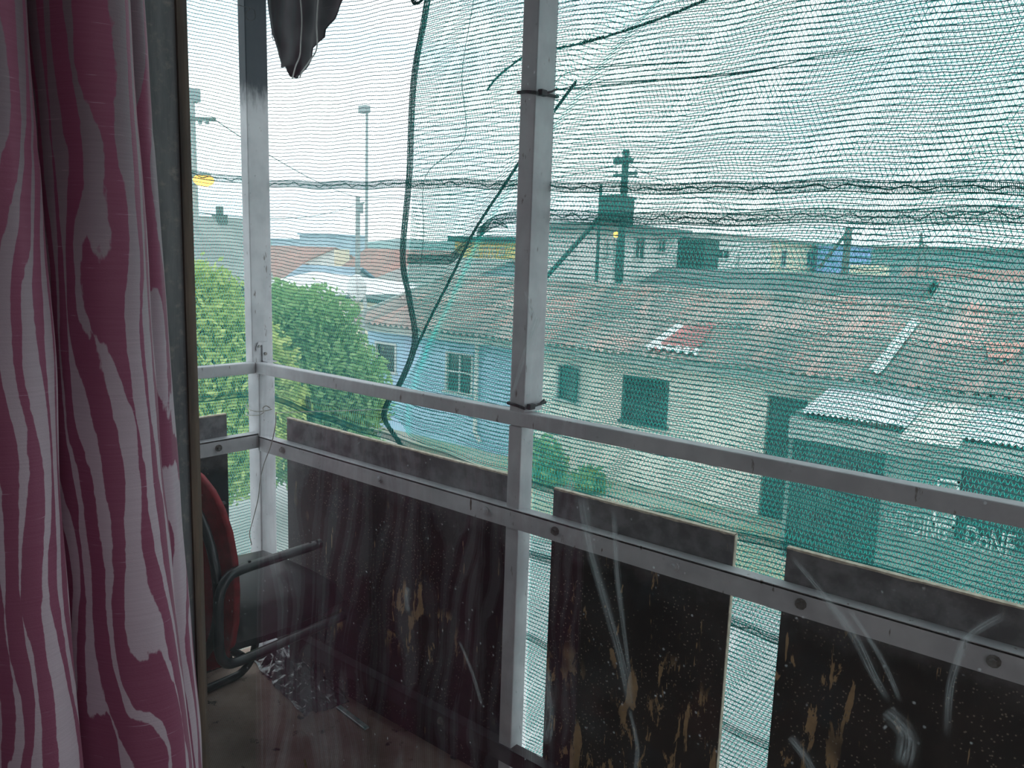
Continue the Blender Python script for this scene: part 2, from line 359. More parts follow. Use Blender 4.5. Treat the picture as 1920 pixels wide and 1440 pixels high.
struct('wall_front', MB().box(-2.3, -1.235, .5, .66, 0, 2.62).box(1.9, 2.7, .5, .66, 0, 2.62).box(-1.235, 1.9, .5, .66, 2.36, 2.62).box(-1.235, 1.9, .5, .66, 0, .26), M['room_wall'])
struct('wall_outside', MB().box(-2.8, -1.235, .661, .69, -.11, 2.62).box(1.9, 2.7, .661, .69, -.11, 2.62).box(-1.235, 1.9, .661, .69, 2.36, 2.62).box(-1.235, 1.9, .661, .69, -.11, .26), M['outer_wall'])  # unseen dark layer added to cut light bounced onto the railing
struct('wall_balcony_end', MB().box(2.6, 2.7, .69, 1.82, -.11, 2.54), M['outer_wall'])
win = struct('window_1', MB().box(XJ-.07, XJ, .47, .652, .26, 2.36).box(1.83, 1.9, .47, .652, .26, 2.36).box(XJ, 1.83, .50, .652, 2.30, 2.36).box(XJ, 1.83, .50, .652, .26, .32), M['jamb'], bevel=.004)
win['label'] = 'weathered grey timber window frame beside the pink curtain'
MB().beam((XJ+.002, .641, .32), (XJ+.002, .641, 2.30), .006, .016, (0, 1, 0)).build('glazing_bead', M['bead'], win, label='worn brown glazing strip on the outer edge')
pane = MB().box(XJ+.001, 1.83, GY-.002, GY+.002, .32, 2.30).build('glass_pane', M['glass'], win)
def smear(path, w):
    pts = spline([Vector(W(x, y, GY-.0035)) for x, y in path], 8); mb = MB(); uv = []; rows = []
    for i, p in enumerate(pts):
        d = (pts[min(i+1, len(pts)-1)]-pts[max(i-1, 0)]).normalized(); nrm = Vector((d.z, 0, -d.x)); ww = w*(.7+.5*mnoise.noise((p.x*9, w*50, p.z*9)))
        rows.append([p+nrm*ww*(k/4-.5) for k in range(5)]); uv += [(k/4, i/(len(pts)-1)) for k in range(5)]
    mb.grid(rows); mb.build('smear', M['smear'], win, uv=uv, kind='stuff')
for pth, w in (([(1090, 920), (1105, 1020), (1135, 1130), (1165, 1240), (1185, 1350)], .022), ([(1150, 950), (1158, 1080), (1172, 1200), (1188, 1330)], .013),
               ([(1480, 1040), (1540, 1110), (1600, 1190), (1640, 1270), (1670, 1320)], .016), ([(1590, 1140), (1650, 1230), (1690, 1320)], .008),
               ([(1890, 1150), (1820, 1190), (1795, 1240), (1780, 1300), (1775, 1390)], .012), ([(860, 1200), (885, 1260), (905, 1330)], .012),
               ([(1660, 1330), (1700, 1380), (1690, 1440)], .030), ([(1480, 1380), (1510, 1420), (1530, 1460)], .016),
               ([(1010, 590), (985, 660), (955, 760)], .012), ([(985, 545), (1000, 600)], .010), ([(410, 640), (395, 730)], .008),
               ([(765, 1100), (762, 1125), (766, 1150)], .020), ([(1025, 1250), (1030, 1330), (1022, 1400)], .028), ([(660, 150), (657, 240), (655, 310)], .007),
               ([(1180, 1330), (1195, 1400), (1190, 1450)], .008), ([(668, 500), (672, 570), (678, 650)], .016)):
    smear(pth, w)

FZ = -.11                                   # balcony floor level
struct('floor_balcony', MB().box(-2.75, 2.6, .66, 1.76, FZ-.04, FZ), M['bfloor'])
struct('slab_balcony', MB().box(-2.8, 2.6, .66, 1.77, FZ-.24, FZ-.04), M['slab'])
MB_r = []
for i in range(121):
    x = -2.85+5.4*i/120; MB_r.append([(x, .66, 2.66+.012*math.cos(i*1.571)), (x, 1.95, 2.54+.012*math.cos(i*1.571))])
struct('roof_balcony', MB().grid(MB_r), M['sheet_under'], solid=.004)

# ================================================================== BALCONY RAILING
RY = 1.70
rl = thing('balcony_railing', (-1.35, RY+.03, 0), 'light grey painted square steel railing frame around the balcony edge', 'railing')
XC = -2.66
def part(mb, name, mat=M['paint'], **k): return mb.build(name, mat, rl, **k)
part(MB().beam((XC+.018, RY+.035, FZ), (XC+.022, RY+.035, 1.035), .075, .07, (0, 1, 0)), 'post', bevel=.004)
part(MB().beam((XC+.012, RY+.035, 1.035), (XC+.002, RY+.035, 2.60), .045, .09, (0, 1, 0)), 'post', M['paint_top'], bevel=.003, label='light grey painted corner post, darker towards the top')
part(MB().beam((-1.362, RY+.035, FZ), (-1.363, RY+.035, 1.03), .046, .058, (0, 1, 0)), 'post', bevel=.003)
part(MB().beam((-1.357, RY+.045, 1.072), (-1.353, RY+.045, 2.60), .052, .085, (0, 1, 0)), 'post', bevel=.003)
part(MB().beam((XC-.01, RY+.02, 1.053), (2.5, RY+.02, 1.056), .040, .042), 'hand_rail', bevel=.004)
part(MB().beam((XC+.02, .68, 1.056), (XC+.02, RY, 1.053), .040, .042), 'hand_rail', bevel=.004)
ang = MB().box(XC+.05, 2.5, RY, RY+.006, .735, .79).box(XC+.05, 2.5, RY, RY+.036, .786, .792)
part(ang, 'angle_rail', label='angle iron middle rail with a light upper ledge')
part(MB().box(XC+.04, XC+.046, .68, RY, .745, .80).box(XC+.008, XC+.046, .68, RY, .796, .802), 'angle_rail')
part(MB().box(XC+.05, 2.5, RY, RY+.006, .0, .05).box(XC+.05, 2.5, RY, RY+.036, .046, .052), 'bottom_rail', M['dark_rail'], label='bottom rail stained dark')
part(MB().box(XC+.04, XC+.046, .68, RY, .0, .05), 'bottom_rail', M['dark_rail'])
# latch-like hook plate on the corner post
hx = XC+.037
hk = MB().prism([(hx, RY+.03, 1.076), (hx, RY+.05, 1.076), (hx, RY+.052, 1.15), (hx, RY+.012, 1.15), (hx, RY+.004, 1.13), (hx, RY+.004, 1.118), (hx, RY+.018, 1.118), (hx, RY+.022, 1.138), (hx, RY+.03, 1.138)], (.004, 0, 0)).box(hx, hx+.035, RY+.03, RY+.07, 1.074, 1.078)
part(hk, 'hook_bracket', M['paint'], label='small bent hook plate at the corner').color
part(MB().tube([(hx+.003, RY+.041, 1.105), (hx+.009, RY+.041, 1.105)], .006, 8), 'bracket_rivet', M['steel'])
part(MB().tube([(hx+.003, RY+.014, 1.134), (hx+.009, RY+.014, 1.134)], .005, 8), 'bracket_rivet', M['steel'])
def bolt(x, y, z, ax, parent):
    a = Vector((x, y, z)); d = Vector(ax)
    MB().tube([a, a+d*.003], .013, 10).tube([a+d*.003, a+d*.012], .008, 6).build('bolt', M['steel'] if random.random() < .5 else M['paint'], parent)

# ------------------------------------------------------------------ plywood panels
def wood_panel(x0, x1, ztop, label, bolts, tilt=0.0):
    y0, y1 = RY+.040, RY+.053
    o = MB().add([(x0, y0, FZ-.02), (x1, y0, FZ-.02), (x1, y0, ztop-tilt), (x0, y0, ztop), (x0, y1, FZ-.02), (x1, y1, FZ-.02), (x1, y1, ztop-tilt), (x0, y1, ztop)],
                 [(0, 1, 2, 3), (5, 4, 7, 6), (1, 5, 6, 2), (4, 0, 3, 7), (0, 4, 5, 1)]).build('wooden_panel', M['panel'])
    o.data.update(); tag(o, label, 'panel', 'plywood panels bolted to the railing')
    # ragged raw edge along the top
    n = 40; mb = MB(); P = [[], []]
    rows = [[(x0+(x1-x0)*i/n, y0-.001, ztop-tilt*i/n-.003*random.random()-.001) for i in range(n+1)], [(x0+(x1-x0)*i/n, y0-.001, ztop-tilt*i/n+.0025) for i in range(n+1)], [(x0+(x1-x0)*i/n, y1+.001, ztop-tilt*i/n+.0025) for i in range(n+1)]]
    mb.grid(rows).build('top_edge', M['ply_edge'], o, label='raw pale plywood edge')
    MB().box(x1-.0005, x1+.0015, y0-.0005, y1, FZ-.02, ztop-tilt).build('side_edge', M['ply_edge'], o, label='raw pale plywood edge')
    for bx, bz in bolts: bolt(bx, RY-.0002, bz, (0, -1, 0), o)
    return o
wood_panel(-2.485, -1.395, .876, 'wide dark plywood panel between the corner post and the middle post', [(-2.455, .765), (-1.92, .765), (-1.46, .765), (-1.62, .028)], .003)
wood_panel(-1.245, -.714, .868, 'narrow dark plywood panel with pale chipped streaks right of the middle post', [(-1.205, .765), (-.845, .765)], .001)
wood_panel(-.590, .42, .869, 'dark speckled plywood panel under the welding sign', [(-.535, .765), (-.165, .765)], .003)
xs = XC+.010
p1 = MB().box(xs-.013, xs, .75, 1.592, FZ-.02, .885).build('wooden_panel', M['panel']); tag(p1, 'dark plywood panel on the short side rail left of the corner post', 'panel', 'plywood panels bolted to the railing')
MB().box(xs-.014, xs+.001, .75, 1.592, .884, .888).build('top_edge', M['ply_edge'], p1, label='raw pale plywood edge')
bolt(XC+.0462, 1.535, .772, (1, 0, 0), p1)

# ================================================================== SHADE NETS
def sst(a, b, x): t = np.clip((x-a)/(b-a), 0, 1); return t*t*(3-2*t)
UR, ROW, CELL = .45, .0122, .0052
NYo, NXo = RY+.088, XC-.055
ULEN = UR-NXo
def outer_map(u, z):                        # u runs left from the right end, round the corner, then towards the house
    front = u < ULEN; x = np.where(front, UR-u, NXo); y = np.where(front, NYo, NYo-(u-ULEN))
    bul = .010*np.sin(3.1*u+2.3*z)+.006*np.sin(8*u-5*z)
    zz = z-.035*(np.clip(x, -2.7, 1)+2.6)+.004*np.sin(5.3*u+1.7*z)+.0025*np.sin(23*u+9*z)
    zz = zz+np.where(front, 0, .02*(u-ULEN))-np.where((z < .95), .05*np.exp(-((z-.85)/.15)**2)*np.sin(np.clip((u-.9)/2.2, 0, 1)*np.pi), 0)
    return np.stack([x+np.where(front, 0, bul), y+np.where(front, bul*.6, 0), zz], -1)
FOLDZ = np.array([1.0, 1.218, 1.354, 1.583, 1.849, 2.05, 2.6]); FOLDX = np.array([-1.95, -1.865, -1.77, -1.622, -1.394, -1.2, -.6])
EDGEZ = np.array([.80, .862, .932, .988, 1.089, 1.218, 1.354, 1.49, 1.74, 2.028, 2.252, 2.56]); EDGEX = np.array([-1.90, -1.937, -2.012, -2.004, -1.927, -1.871, -1.900, -1.933, -1.907, -1.892, -1.838, -1.78])
NYi = RY+.108
def inner_xyz(x, z):
    xf = np.interp(z, FOLDZ, FOLDX); xe = np.interp(z, EDGEZ, EDGEX)
    amp = .075*sst(1.15, 1.35, z)*(1-sst(1.75, 1.95, z))
    zz = z-amp*sst(-.005, .09, xf-x)-.02*np.exp(-((x-xf)/.05)**2)*sst(1.1, 1.2, z)
    zz = zz+.005*np.sin(6.1*x+2*z)+.003*np.sin(19*x-11*z)+.010*np.exp(-(x-xe)/.05)*np.sin(z*19+1)
    low = 1-sst(.86, 1.0, z)
    zz = zz+low*.05*np.exp(-(x-xe)/.12)
    zz = zz-.012*np.exp(-((z-1.87)/.10)**2)*np.exp(-((x+1.2)/.35)**2)
    yy = NYi+.012*np.sin(3.7*x+2.1*z)+.008*np.sin(9*x-4*z)+.02*np.exp(-((x-xf)/.04)**2)
    return np.stack([x, yy, zz], -1)
def knit(fn, zs, u0, u1, rw, lw, root, rowmat, loopmat, tang):
    V, Q, LV, LQ = [], [], [], []; o = lo = 0
    for j, z in enumerate(zs):
        a, b = u0(z), u1(z); n = int((b-a)/.0125)+2; u = np.linspace(a, b, n); zz = np.full(n, z)
        p = fn(u, zz); p[:, 2] += .0006*np.sin(np.arange(n)*1.9+j)+.0003*rng.standard_normal(n)
        h = rw*(.9+.2*rng.random(n))/2
        q = np.empty((2*n, 3)); q[0::2] = p; q[1::2] = p; q[0::2, 2] -= h; q[1::2, 2] += h
        i = np.arange(n-1)*2+o; V.append(q); Q.append(np.stack([i, i+2, i+3, i+1], 1)); o += 2*n
        if j+1 < len(zs):
            z2 = zs[j+1]; n = int((b-a)/CELL)+1; uu = np.linspace(a, b, n)+.0004*rng.standard_normal(n)
            k = np.arange(n) % 2; lz = np.where((np.arange(n)+j) % 2 == 0, z, z2)
            p = fn(uu, lz); t = tang(uu)*(lw/2)
            q = np.empty((2*n, 3)); q[0::2] = p-t; q[1::2] = p+t
            i = np.arange(n-1)*2+lo; LV.append(q); LQ.append(np.stack([i, i+1, i+3, i+2], 1)); lo += 2*n
    fast_quads('course_yarns', np.concatenate(V), np.concatenate(Q), rowmat, root)
    fast_quads('loop_yarns', np.concatenate(LV), np.concatenate(LQ), loopmat, root)
def tang_outer(u): f = (u < ULEN)[:, None]; return np.where(f, np.array([1., 0, 0]), np.array([0., 1, 0]))
def tang_inner(u): return np.tile(np.array([1., 0, 0]), (len(u), 1))
def band(fn, us, zf, h, root, mat=None, name='seam_band', wavy=True):
    us = np.asarray(us); pts = fn(us, zf(us)); mb = MB(); n = len(us)
    for k in (-1, 1):
        q = [Vector(p)+Vector((0, -.003, k*h/2)) for p in pts]; mb.tube(q, .0012, 4)
    for i in range(0, n-1):
        a = Vector(pts[i]); b = Vector(pts[i+1])
        for fr in (0, .5):
            c = a.lerp(b, fr); d = a.lerp(b, fr+.5)
            mb.tube([c+Vector((0, -.003, -h/2)), d+Vector((0, -.003, h/2))], .0008, 3, False)
    if wavy: mb.tube([Vector(p)+Vector((0, -.005, .35*h*math.sin(i*.55)*math.sin(i*.13)*.75)) for i, p in enumerate(pts)], .0014, 4)
    return mb.build(name, mat or M['yarn_band'], root, kind='stuff')

on = thing('shade_net', (-1.1, NYo, -.2), 'pale single layer shade net stretched round the outside of the whole balcony', 'net')
zs = np.arange(-1.25, 2.56, ROW)
knit(outer_map, zs, lambda z: 0.0, lambda z: ULEN+1.05, .0021, .0009, on, M['yarn_row_pale'], M['yarn_loop_pale'], tang_outer)
ub = np.linspace(0, ULEN+.9, 620)
band(outer_map, ub, lambda u: np.full(len(u), 1.737), .022, on)
band(outer_map, ub, lambda u: np.full(len(u), .93)-0*u, .020, on, M['yarn_band'], wavy=False)
band(outer_map, np.linspace(0, 1.9, 260), lambda u: np.full(len(u), .70), .020, on, M['yarn_band'])
band(outer_map, np.linspace(0, 1.9, 260), lambda u: np.full(len(u), .42), .020, on, M['yarn_band'], wavy=False)

inn = thing('shade_net', (-.8, NYi, .3), 'second denser green shade net with a dark drooping left edge, behind the middle post', 'net')
zs = np.arange(.86, 2.56, ROW*.96)
knit(inner_xyz, zs, lambda z: float(np.interp(z, EDGEZ, EDGEX)), lambda z: UR, .0021, .0013, inn, M['yarn_row'], M['yarn_loop'], tang_inner)
zs = np.arange(-.9, .86, ROW*.96)
knit(inner_xyz, zs, lambda z: -1.37, lambda z: UR, .0020, .0013, inn, M['yarn_row'], M['yarn_loop'], tang_inner)
def dense_edge(path, w, name, mat, fn=None, n=4, off=-.004, label=None):
    pts = spline([Vector(p) for p in path], 7); mb = MB()
    for k in range(n):
        s = (k/(n-1)-.5)*w if n > 1 else 0
        mb.tube([p+Vector((s+.0015*mnoise.noise((p.z*30, k*3, 0)), off, .0)) for p in pts], .0020 if n > 1 else .0013, 4)
    if n > 1:
        L = len(pts)*4
        for i in range(L-1):
            f = i/4; a = pts[int(f)].lerp(pts[min(int(f)+1, len(pts)-1)], f-int(f))
            mb.tube([a+Vector((-w/2, off, .004*(random.random()-.5))), a+Vector((w/2, off, .010*(random.random()-.3)))], .0016, 3, False)
    return mb.build(name, mat, inn, kind='stuff', label=label)
dense_edge([(x, NYi, z) for x, z in zip(EDGEX, EDGEZ)], .024, 'selvage', M['cord'], n=6, label='thick dark selvage')
fz = np.array([1.18, 1.3, 1.45, 1.583, 1.72, 1.849, 1.97])
dense_edge([(float(np.interp(z, FOLDZ, FOLDX)), NYi, z-.01) for z in fz], .008, 'fold', M['cord'], n=3)
# bunched pleats near the top
def W3(lst, Y): return [W(x, y, Y) for x, y in lst]
dense_edge(W3([(1032, 95), (1085, 84), (1130, 72), (1200, 50), (1270, 24), (1340, -6)], NYi), .012, 'pleat', M['cord'], n=3)
dense_edge(W3([(1040, 160), (1060, 140), (1110, 128), (1200, 122), (1290, 118)], NYi), .004, 'pleat', M['yarn_row'], n=1)
dense_edge(W3([(1036, 172), (1100, 158), (1200, 152), (1300, 145), (1420, 132), (1480, 120), (1540, 105), (1640, 92)], NYi), .004, 'pleat', M['yarn_row'], n=1)
dense_edge(W3([(1036, 168), (1120, 164), (1260, 150), (1400, 138), (1470, 122)], NYi), .004, 'pleat', M['yarn_row'], n=1)
dense_edge(W3([(985, 105), (955, 128), (930, 150), (915, 170)], NYi), .004, 'pleat', M['cord'], n=2)
dense_edge(W3([(890, 0), (868, 140), (872, 260), (800, 330), (796, 440), (790, 500)], NYi+.01), .003, 'pleat', M['yarn_row'], n=1)
ub = np.linspace(-1.62, .4, 340)
band(inner_xyz, ub, lambda x: 1.583+.025*sst(-1.62, -1.45, x)+.004*np.sin(x*7), .030, inn)
band(inner_xyz, np.linspace(-1.93, -1.64, 50), lambda x: 1.565+.0*x, .028, inn)
# the tail of the hem knotted at the edge
dense_edge(W3([(772, -8), (780, 8), (792, 2), (800, -10)], NYi-.02), .012, 'knot', M['cord'], n=3)
# loose loop of hem cord
MB().tube(spline(W3([(925, 416), (945, 424), (952, 428), (946, 420), (940, 418)], NYi-.012), 5), .0016, 4).build('loose_cord', M['cord'], inn)

# ================================================================== SMALL THINGS ON THE RAILING
def ring_tie(z, label, tail):
    c = Vector((-1.355, RY+.045, z)); a, b = .030, .048
    pts = [c+Vector((sx*a, sy*b, dz)) for sx, sy, dz in ((-1, -1, .004), (0, -1.03, .002), (1, -1, -.003), (1.05, 0, .0), (1, 1, .003), (-1, 1, .004), (-1, -1, .004))]
    o = MB().tube(pts, .0045, 6).build('cable_tie', M['tie']); tag(o, label, 'cable tie')
    MB().box(c.x+.028, c.x+.042, RY-.012+.02, RY+.012+.02, z-.008, z+.008).build('lock_head', M['tie'], o, bevel=.002)
    if tail: MB().tube([c+Vector((.036, -.02, 0)), c+Vector((.045, .0, .006)), c+Vector((.046, .02, .016))], .003, 5).build('tail', M['tie'], o)
ring_tie(1.091, 'black cable tie round the middle post just above the hand rail', True)
ring_tie(W(1005, 172, RY)[2], 'black cable tie high on the middle post', True)
wz = W(505, 775, RY)[2]
wire = MB().tube(spline([(XC-.03, RY+.0, wz+.012), (XC+.005, RY-.012, wz), (XC+.06, RY-.006, wz-.002), (XC+.09, RY+.03, wz+.006), (XC+.10, RY+.02, wz+.014), (XC+.088, RY+.01, wz+.022), (XC+.076, RY+.004, wz+.012), (XC+.088, RY, wz+.0), (XC+.06, RY-.008, wz-.016), (XC+.0, RY-.012, wz-.024), (XC-.03, RY, wz-.022)], 6), .0022, 6).build('binding_wire', M['binding'], smooth=True)
tag(wire, 'light wire wound round the corner post with a loose tail hanging down', 'wire')
MB().tube(spline(W3([(518, 772), (516, 800), (508, 835), (495, 870), (488, 900), (484, 935), (474, 975), (468, 1000), (472, 1022)], RY-.02), 6), .0019, 5).build('hanging_tail', M['binding'], wire, smooth=True)
st = MB().tube([Vector(W(516, 774, RY)), Vector(W(610, 771, RY+.05)), Vector(W(712, 768, NYi-.01)), Vector(W(745, 766, NYi-.01))], .0013, 5).build('string', M['string']); tag(st, 'taut white string from the corner post to the green net edge', 'string')
lf = Vector(W(578, 757, RY+.10)); mb = MB()
mb.grid([[lf+Vector(((i-2)*.011*(1-abs(j-2)*.25), .004*math.sin(i*2+j), (j-2)*.013+.006*math.cos(i*1.9))) for i in range(5)] for j in range(5)])
leaf = mb.build('dry_leaf', M['leaf_dry'], solid=.001); tag(leaf, 'dry yellowish leaf caught in the net beside the corner post', 'leaf')

# hanging corner of a corrugated sheet
lft = [(508, -40), (514, 10), (520, 55), (526, 85), (531, 105), (535, 120), (534, 128), (546, 127), (556, 146)]
rgt = [(690, -40), (662, -4), (636, 36), (620, 56), (618, 72), (600, 92), (598, 112), (586, 126), (564, 146)]
rows = []
for k in range(33):
    t = k/32*8; i = min(int(t), 7); fr = t-i
    a = Vector(W(lft[i][0]+(lft[i+1][0]-lft[i][0])*fr, lft[i][1]+(lft[i+1][1]-lft[i][1])*fr, RY-.06)); b = Vector(W(rgt[i][0]+(rgt[i+1][0]-rgt[i][0])*fr, rgt[i][1]+(rgt[i+1][1]-rgt[i][1])*fr, RY-.06))
    row = []
    for j in range(29):
        p = a.lerp(b, j/28); p.y += .006*math.sin(p.x*48)-.02*abs(j/14-1)+.01*mnoise.noise((p.x*15, 0, p.z*15)); p.z += .004*mnoise.noise((p.x*60, 5, p.z*60)); row.append(p)
    rows.append(row)
hs = MB().grid(rows).build('roof_sheet', M['sheet_under'], solid=.003, smooth=True); tag(hs, 'torn dark corrugated sheet hanging from the roof edge above the corner', 'roof sheet')
for k, pth in enumerate(([(560, -40), (566, 30), (564, 80), (562, 105), (554, 125), (548, 148)], [(600, -40), (594, 40), (594, 90), (580, 115), (566, 135), (562, 146)])):
    s_ = MB().tube(spline(W3(pth, RY-.115), 6), .0022, 5).build('string', M['string']); tag(s_, ('white string over the torn hanging sheet, nearer the corner post', 'white string over the torn hanging sheet, nearer the green net')[k], 'string')
# loose wire ends at the top of the corner post
cw = MB().tube(spline(W3([(440, 8), (455, 12), (468, 16), (460, 26), (466, 38), (478, 34), (476, 18), (464, 14)], RY-.01), 6), .0014, 5).build('loose_wire', M['wire']); tag(cw, 'dark coiled wire end left of the top of the corner post', 'wire')
cw = MB().tube(spline(W3([(508, 5), (514, 20), (524, 10), (518, 32), (510, 50), (512, 74), (520, 70), (524, 58)], RY-.01), 6), .0013, 5).build('loose_wire', M['wire']); tag(cw, 'dark wire end between the corner post and the hanging sheet', 'wire')

# ================================================================== CHAIR
ch = thing('armchair', (-2.18, 1.35, FZ), 'office chair with a red padded back and black tube arms on the balcony floor', 'chair')
def side_frame(x):
    arm = spline([(x, 1.46, .602), (x, 1.30, .600), (x, 1.19, .598), (x+.006, 1.145, .587), (x+.014, 1.115, .545), (x+.018, 1.108, .47), (x+.016, 1.11, .39), (x+.006, 1.13, .345), (x, 1.17, .325), (x, 1.30, .326), (x, 1.48, .330), (x, 1.56, .332)], 6)
    o = MB().tube(arm, .0145, 12).build('arm_frame', M['black_tube'], ch, smooth=True)
    for y in (1.22, 1.43): MB().tube([(x, y, .613), (x, y, .6165)], .0045, 8).build('screw_hole', M['hole'], o)
    MB().tube([(x, 1.455, .602), (x, 1.468, .602)], .0155, 12).build('end_cap', M['black_plastic'], o)
for x in (-1.93, -2.47): side_frame(x)
for x, ye in ((-2.53, 1.16),):
    MB().tube(spline([(x, 1.50, .33), (x, 1.60, .30), (x, 1.635, .22), (x, 1.63, .08), (x, 1.605, -.04), (x, 1.56, FZ+.022), (x, 1.50, FZ+.014), (x, (1.5+ye)/2, FZ+.014), (x, ye, FZ+.014)], 6), .0145, 12).build('leg', M['black_tube'], ch, smooth=True)
MB().tube([(-2.47, 1.20, .325), (-1.945, 1.20, .325)], .012, 8).build('crossbar', M['black_tube'], ch); MB().tube([(-2.53, 1.50, .33), (-1.945, 1.50, .33)], .012, 8).build('crossbar', M['black_tube'], ch)
P = []
for i in range(17):
    v = i/16*2-1; row = []
    for j in range(17):
        u = j/16*2-1; rr = max(abs(u), abs(v)); k = (1-.5*(u*u*v*v))
        row.append((-2.205+.255*u*(1-.12*v*v), 1.395+.235*v*(1-.10*u*u), .345+.115*(1-rr**4)**.5*(1-.10*(v > 0)*v) if rr < 1 else .345))
    P.append(row)
MB().grid(P).build('seat', M['black_plastic'], ch, smooth=True)
MB().grid([[(x, y, .345) for x, y, _ in r] for r in P]).build('seat_base', M['black_plastic'], ch, solid=.02)
def oval(cx, cz, a, b, y0, bul, n=26, m=9, back=-.018):
    g = []
    for i in range(m+1):
        r = math.sin(i/m*math.pi/2); g.append([(cx+a*r*math.copysign(abs(math.cos(t))**.85, math.cos(t)), y0+bul*(1-r**3), cz+b*r*math.copysign(abs(math.sin(t))**.85, math.sin(t))) for t in [2*math.pi*k/n for k in range(n+1)]])
    h = [[(p[0], y0-(p[1]-y0)*.55+back, p[2]) for p in r] for r in g[::-1]]
    return MB().grid(g+h)
oval(-2.24, .530, .300, .325, 1.195, .045).build('backrest', M['red_cloth'], ch, smooth=True, label='oval red upholstered backrest')
bt = [(-2.24+.285*math.cos(t), 1.135, .530+.297*math.sin(t)) for t in [2*math.pi*k/40 for k in range(41)]]
MB().tube(bt, .014, 10, False).build('back_frame', M['black_tube'], ch, smooth=True)

# plastic bag, crumpled
rows = []; n = 40
A = [Vector(WZ(460, 1228, FZ)), Vector(WZ(575, 1180, FZ)), Vector(WZ(655, 1318, FZ)), Vector(WZ(570, 1345, FZ))]
for i in range(n+1):
    row = []
    for j in range(n+1):
        u, v = i/n, j/n; p = A[0].lerp(A[1], u).lerp(A[3].lerp(A[2], u), v); e_ = min(u, 1-u, v, 1-v)
        c = mnoise.voronoi(Vector((u*3.0, v*6, 1.3)))[0]; h = (c[1]-c[0])*.045+abs(mnoise.noise((u*5, v*14, 3)))*.05+.010
        rg = .02*mnoise.noise((u*9, v*9, 7)); row.append((p.x+rg, p.y+.02*mnoise.noise((u*8, v*8, 2)), FZ+.004+h*min(1, e_*6)))
    rows.append(row)
bag = MB().grid(rows).build('plastic_bag', M['bag'], solid=.0008); tag(bag, 'crumpled dark grey plastic bag on the floor under the chair', 'bag')
gs = MB().beam(WZ(634, 1325, FZ+.006), WZ(688, 1366, FZ+.006), .020, .008).build('glass_strip', M['glint'], bevel=.002); tag(gs, 'thin glinting strip on the floor beside the plastic bag', 'strip')
tw = MB().tube([Vector(WZ(571, 1425, FZ+.004)), Vector(WZ(574, 1440, FZ+.004)), Vector(WZ(572, 1462, FZ+.006))], .003, 5).build('twig', M['leaf_dry']); tag(tw, 'small pale twig lying on the balcony floor', 'twig')

# ================================================================== CURTAIN
ctl = [((-1.15, .43), (-1.15, .45), 0), ((-1.13, .50), (-1.14, .545), 1), ((-1.075, .535), (-1.075, .583), 1), ((-1.03, .515), (-1.04, .563), 1), ((-1.035, .492), (-1.03, .545), 1),
       ((-1.03, .486), (-1.02, .532), 1), ((-.995, .476), (-.985, .528), 1), ((-.965, .445), (-.955, .492), 1), ((-.985, .41), (-.975, .44), .6), ((-1.05, .392), (-1.04, .405), .3), ((-1.065, .378), (-1.06, .388), 0),
       ((-1.03, .376), (-1.025, .385), 0), ((-.995, .372), (-.985, .380), 0), ((-.97, .335), (-.965, .34), 0), ((-1.0, .295), (-1.0, .3), 0), ((-1.09, .275), (-1.1, .28), 0), ((-1.07, .245), (-1.08, .25), 0), ((-.98, .225), (-.97, .23), 0),
       ((-.965, .165), (-.955, .17), 0), ((-1.08, .12), (-1.09, .12), 0), ((-1.06, .07), (-1.07, .07), 0), ((-.985, .03), (-.975, .03), 0), ((-1.0, -.06), (-.99, -.06), 0), ((-1.10, -.10), (-1.1, -.1), 0), ((-1.0, -.17), (-.99, -.17), 0), ((-1.02, -.25), (-1.0, -.25), 0), ((-1.12, -.30), (-1.12, -.3), 0)]
nz_ = 110; rows = []; uvs = []
base = spline([(a[0], a[1], 0) for a, b, c in ctl], 9); Ls = [0]
for i in range(1, len(base)): Ls.append(Ls[-1]+(base[i]-base[i-1]).length)
for k in range(nz_+1):
    z = 2.45-2.33*k/nz_; t = max(0, min(1, (2.0-z)/1.45)); t = t*t*(3-2*t)*.75+t*.25
    pl = spline([(a[0]+(b[0]-a[0])*t, a[1]+(b[1]-a[1])*t, 0) for a, b, c in ctl], 9); row = []
    for i, p in enumerate(pl):
        w = .007*mnoise.noise((Ls[i]*5, z*2.2, 1))+.003*mnoise.noise((Ls[i]*14, z*7, 4))
        cr_ = .0035*math.exp(-((z-1.62-.02*math.sin(Ls[i]*8))/.006)**2)
        row.append((p.x+w-cr_, p.y+w*.6, z)); uvs.append((Ls[i], z))
    rows.append(row)
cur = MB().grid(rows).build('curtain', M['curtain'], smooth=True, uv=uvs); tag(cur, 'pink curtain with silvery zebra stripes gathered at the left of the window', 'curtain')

# ================================================================== OUTSIDE
G = -2.8
struct('ground', MB().box(-300, 200, 1.9, 500, G-.3, G), M['road'])
struct('pavement', MB().box(-60, 40, 9.6, 12.8, G, G+.10), M['verge'])
struct('kerb', MB().box(-60, 40, 9.42, 9.6, G, G+.12), M['kerb'])
hp = [[(-420+10*i, 330+abs(i-35)*-2.0, -20) for i in range(90)], [(-420+10*i, 345+abs(i-35)*-2.0, 7+4.5*mnoise.noise((i*.13, 2, 0))+2.0*mnoise.noise((i*.45, 7, 0))) for i in range(90)], [(-420+10*i, 460, -10) for i in range(90)]]
struct('hills', MB().grid(hp), M['hill'])

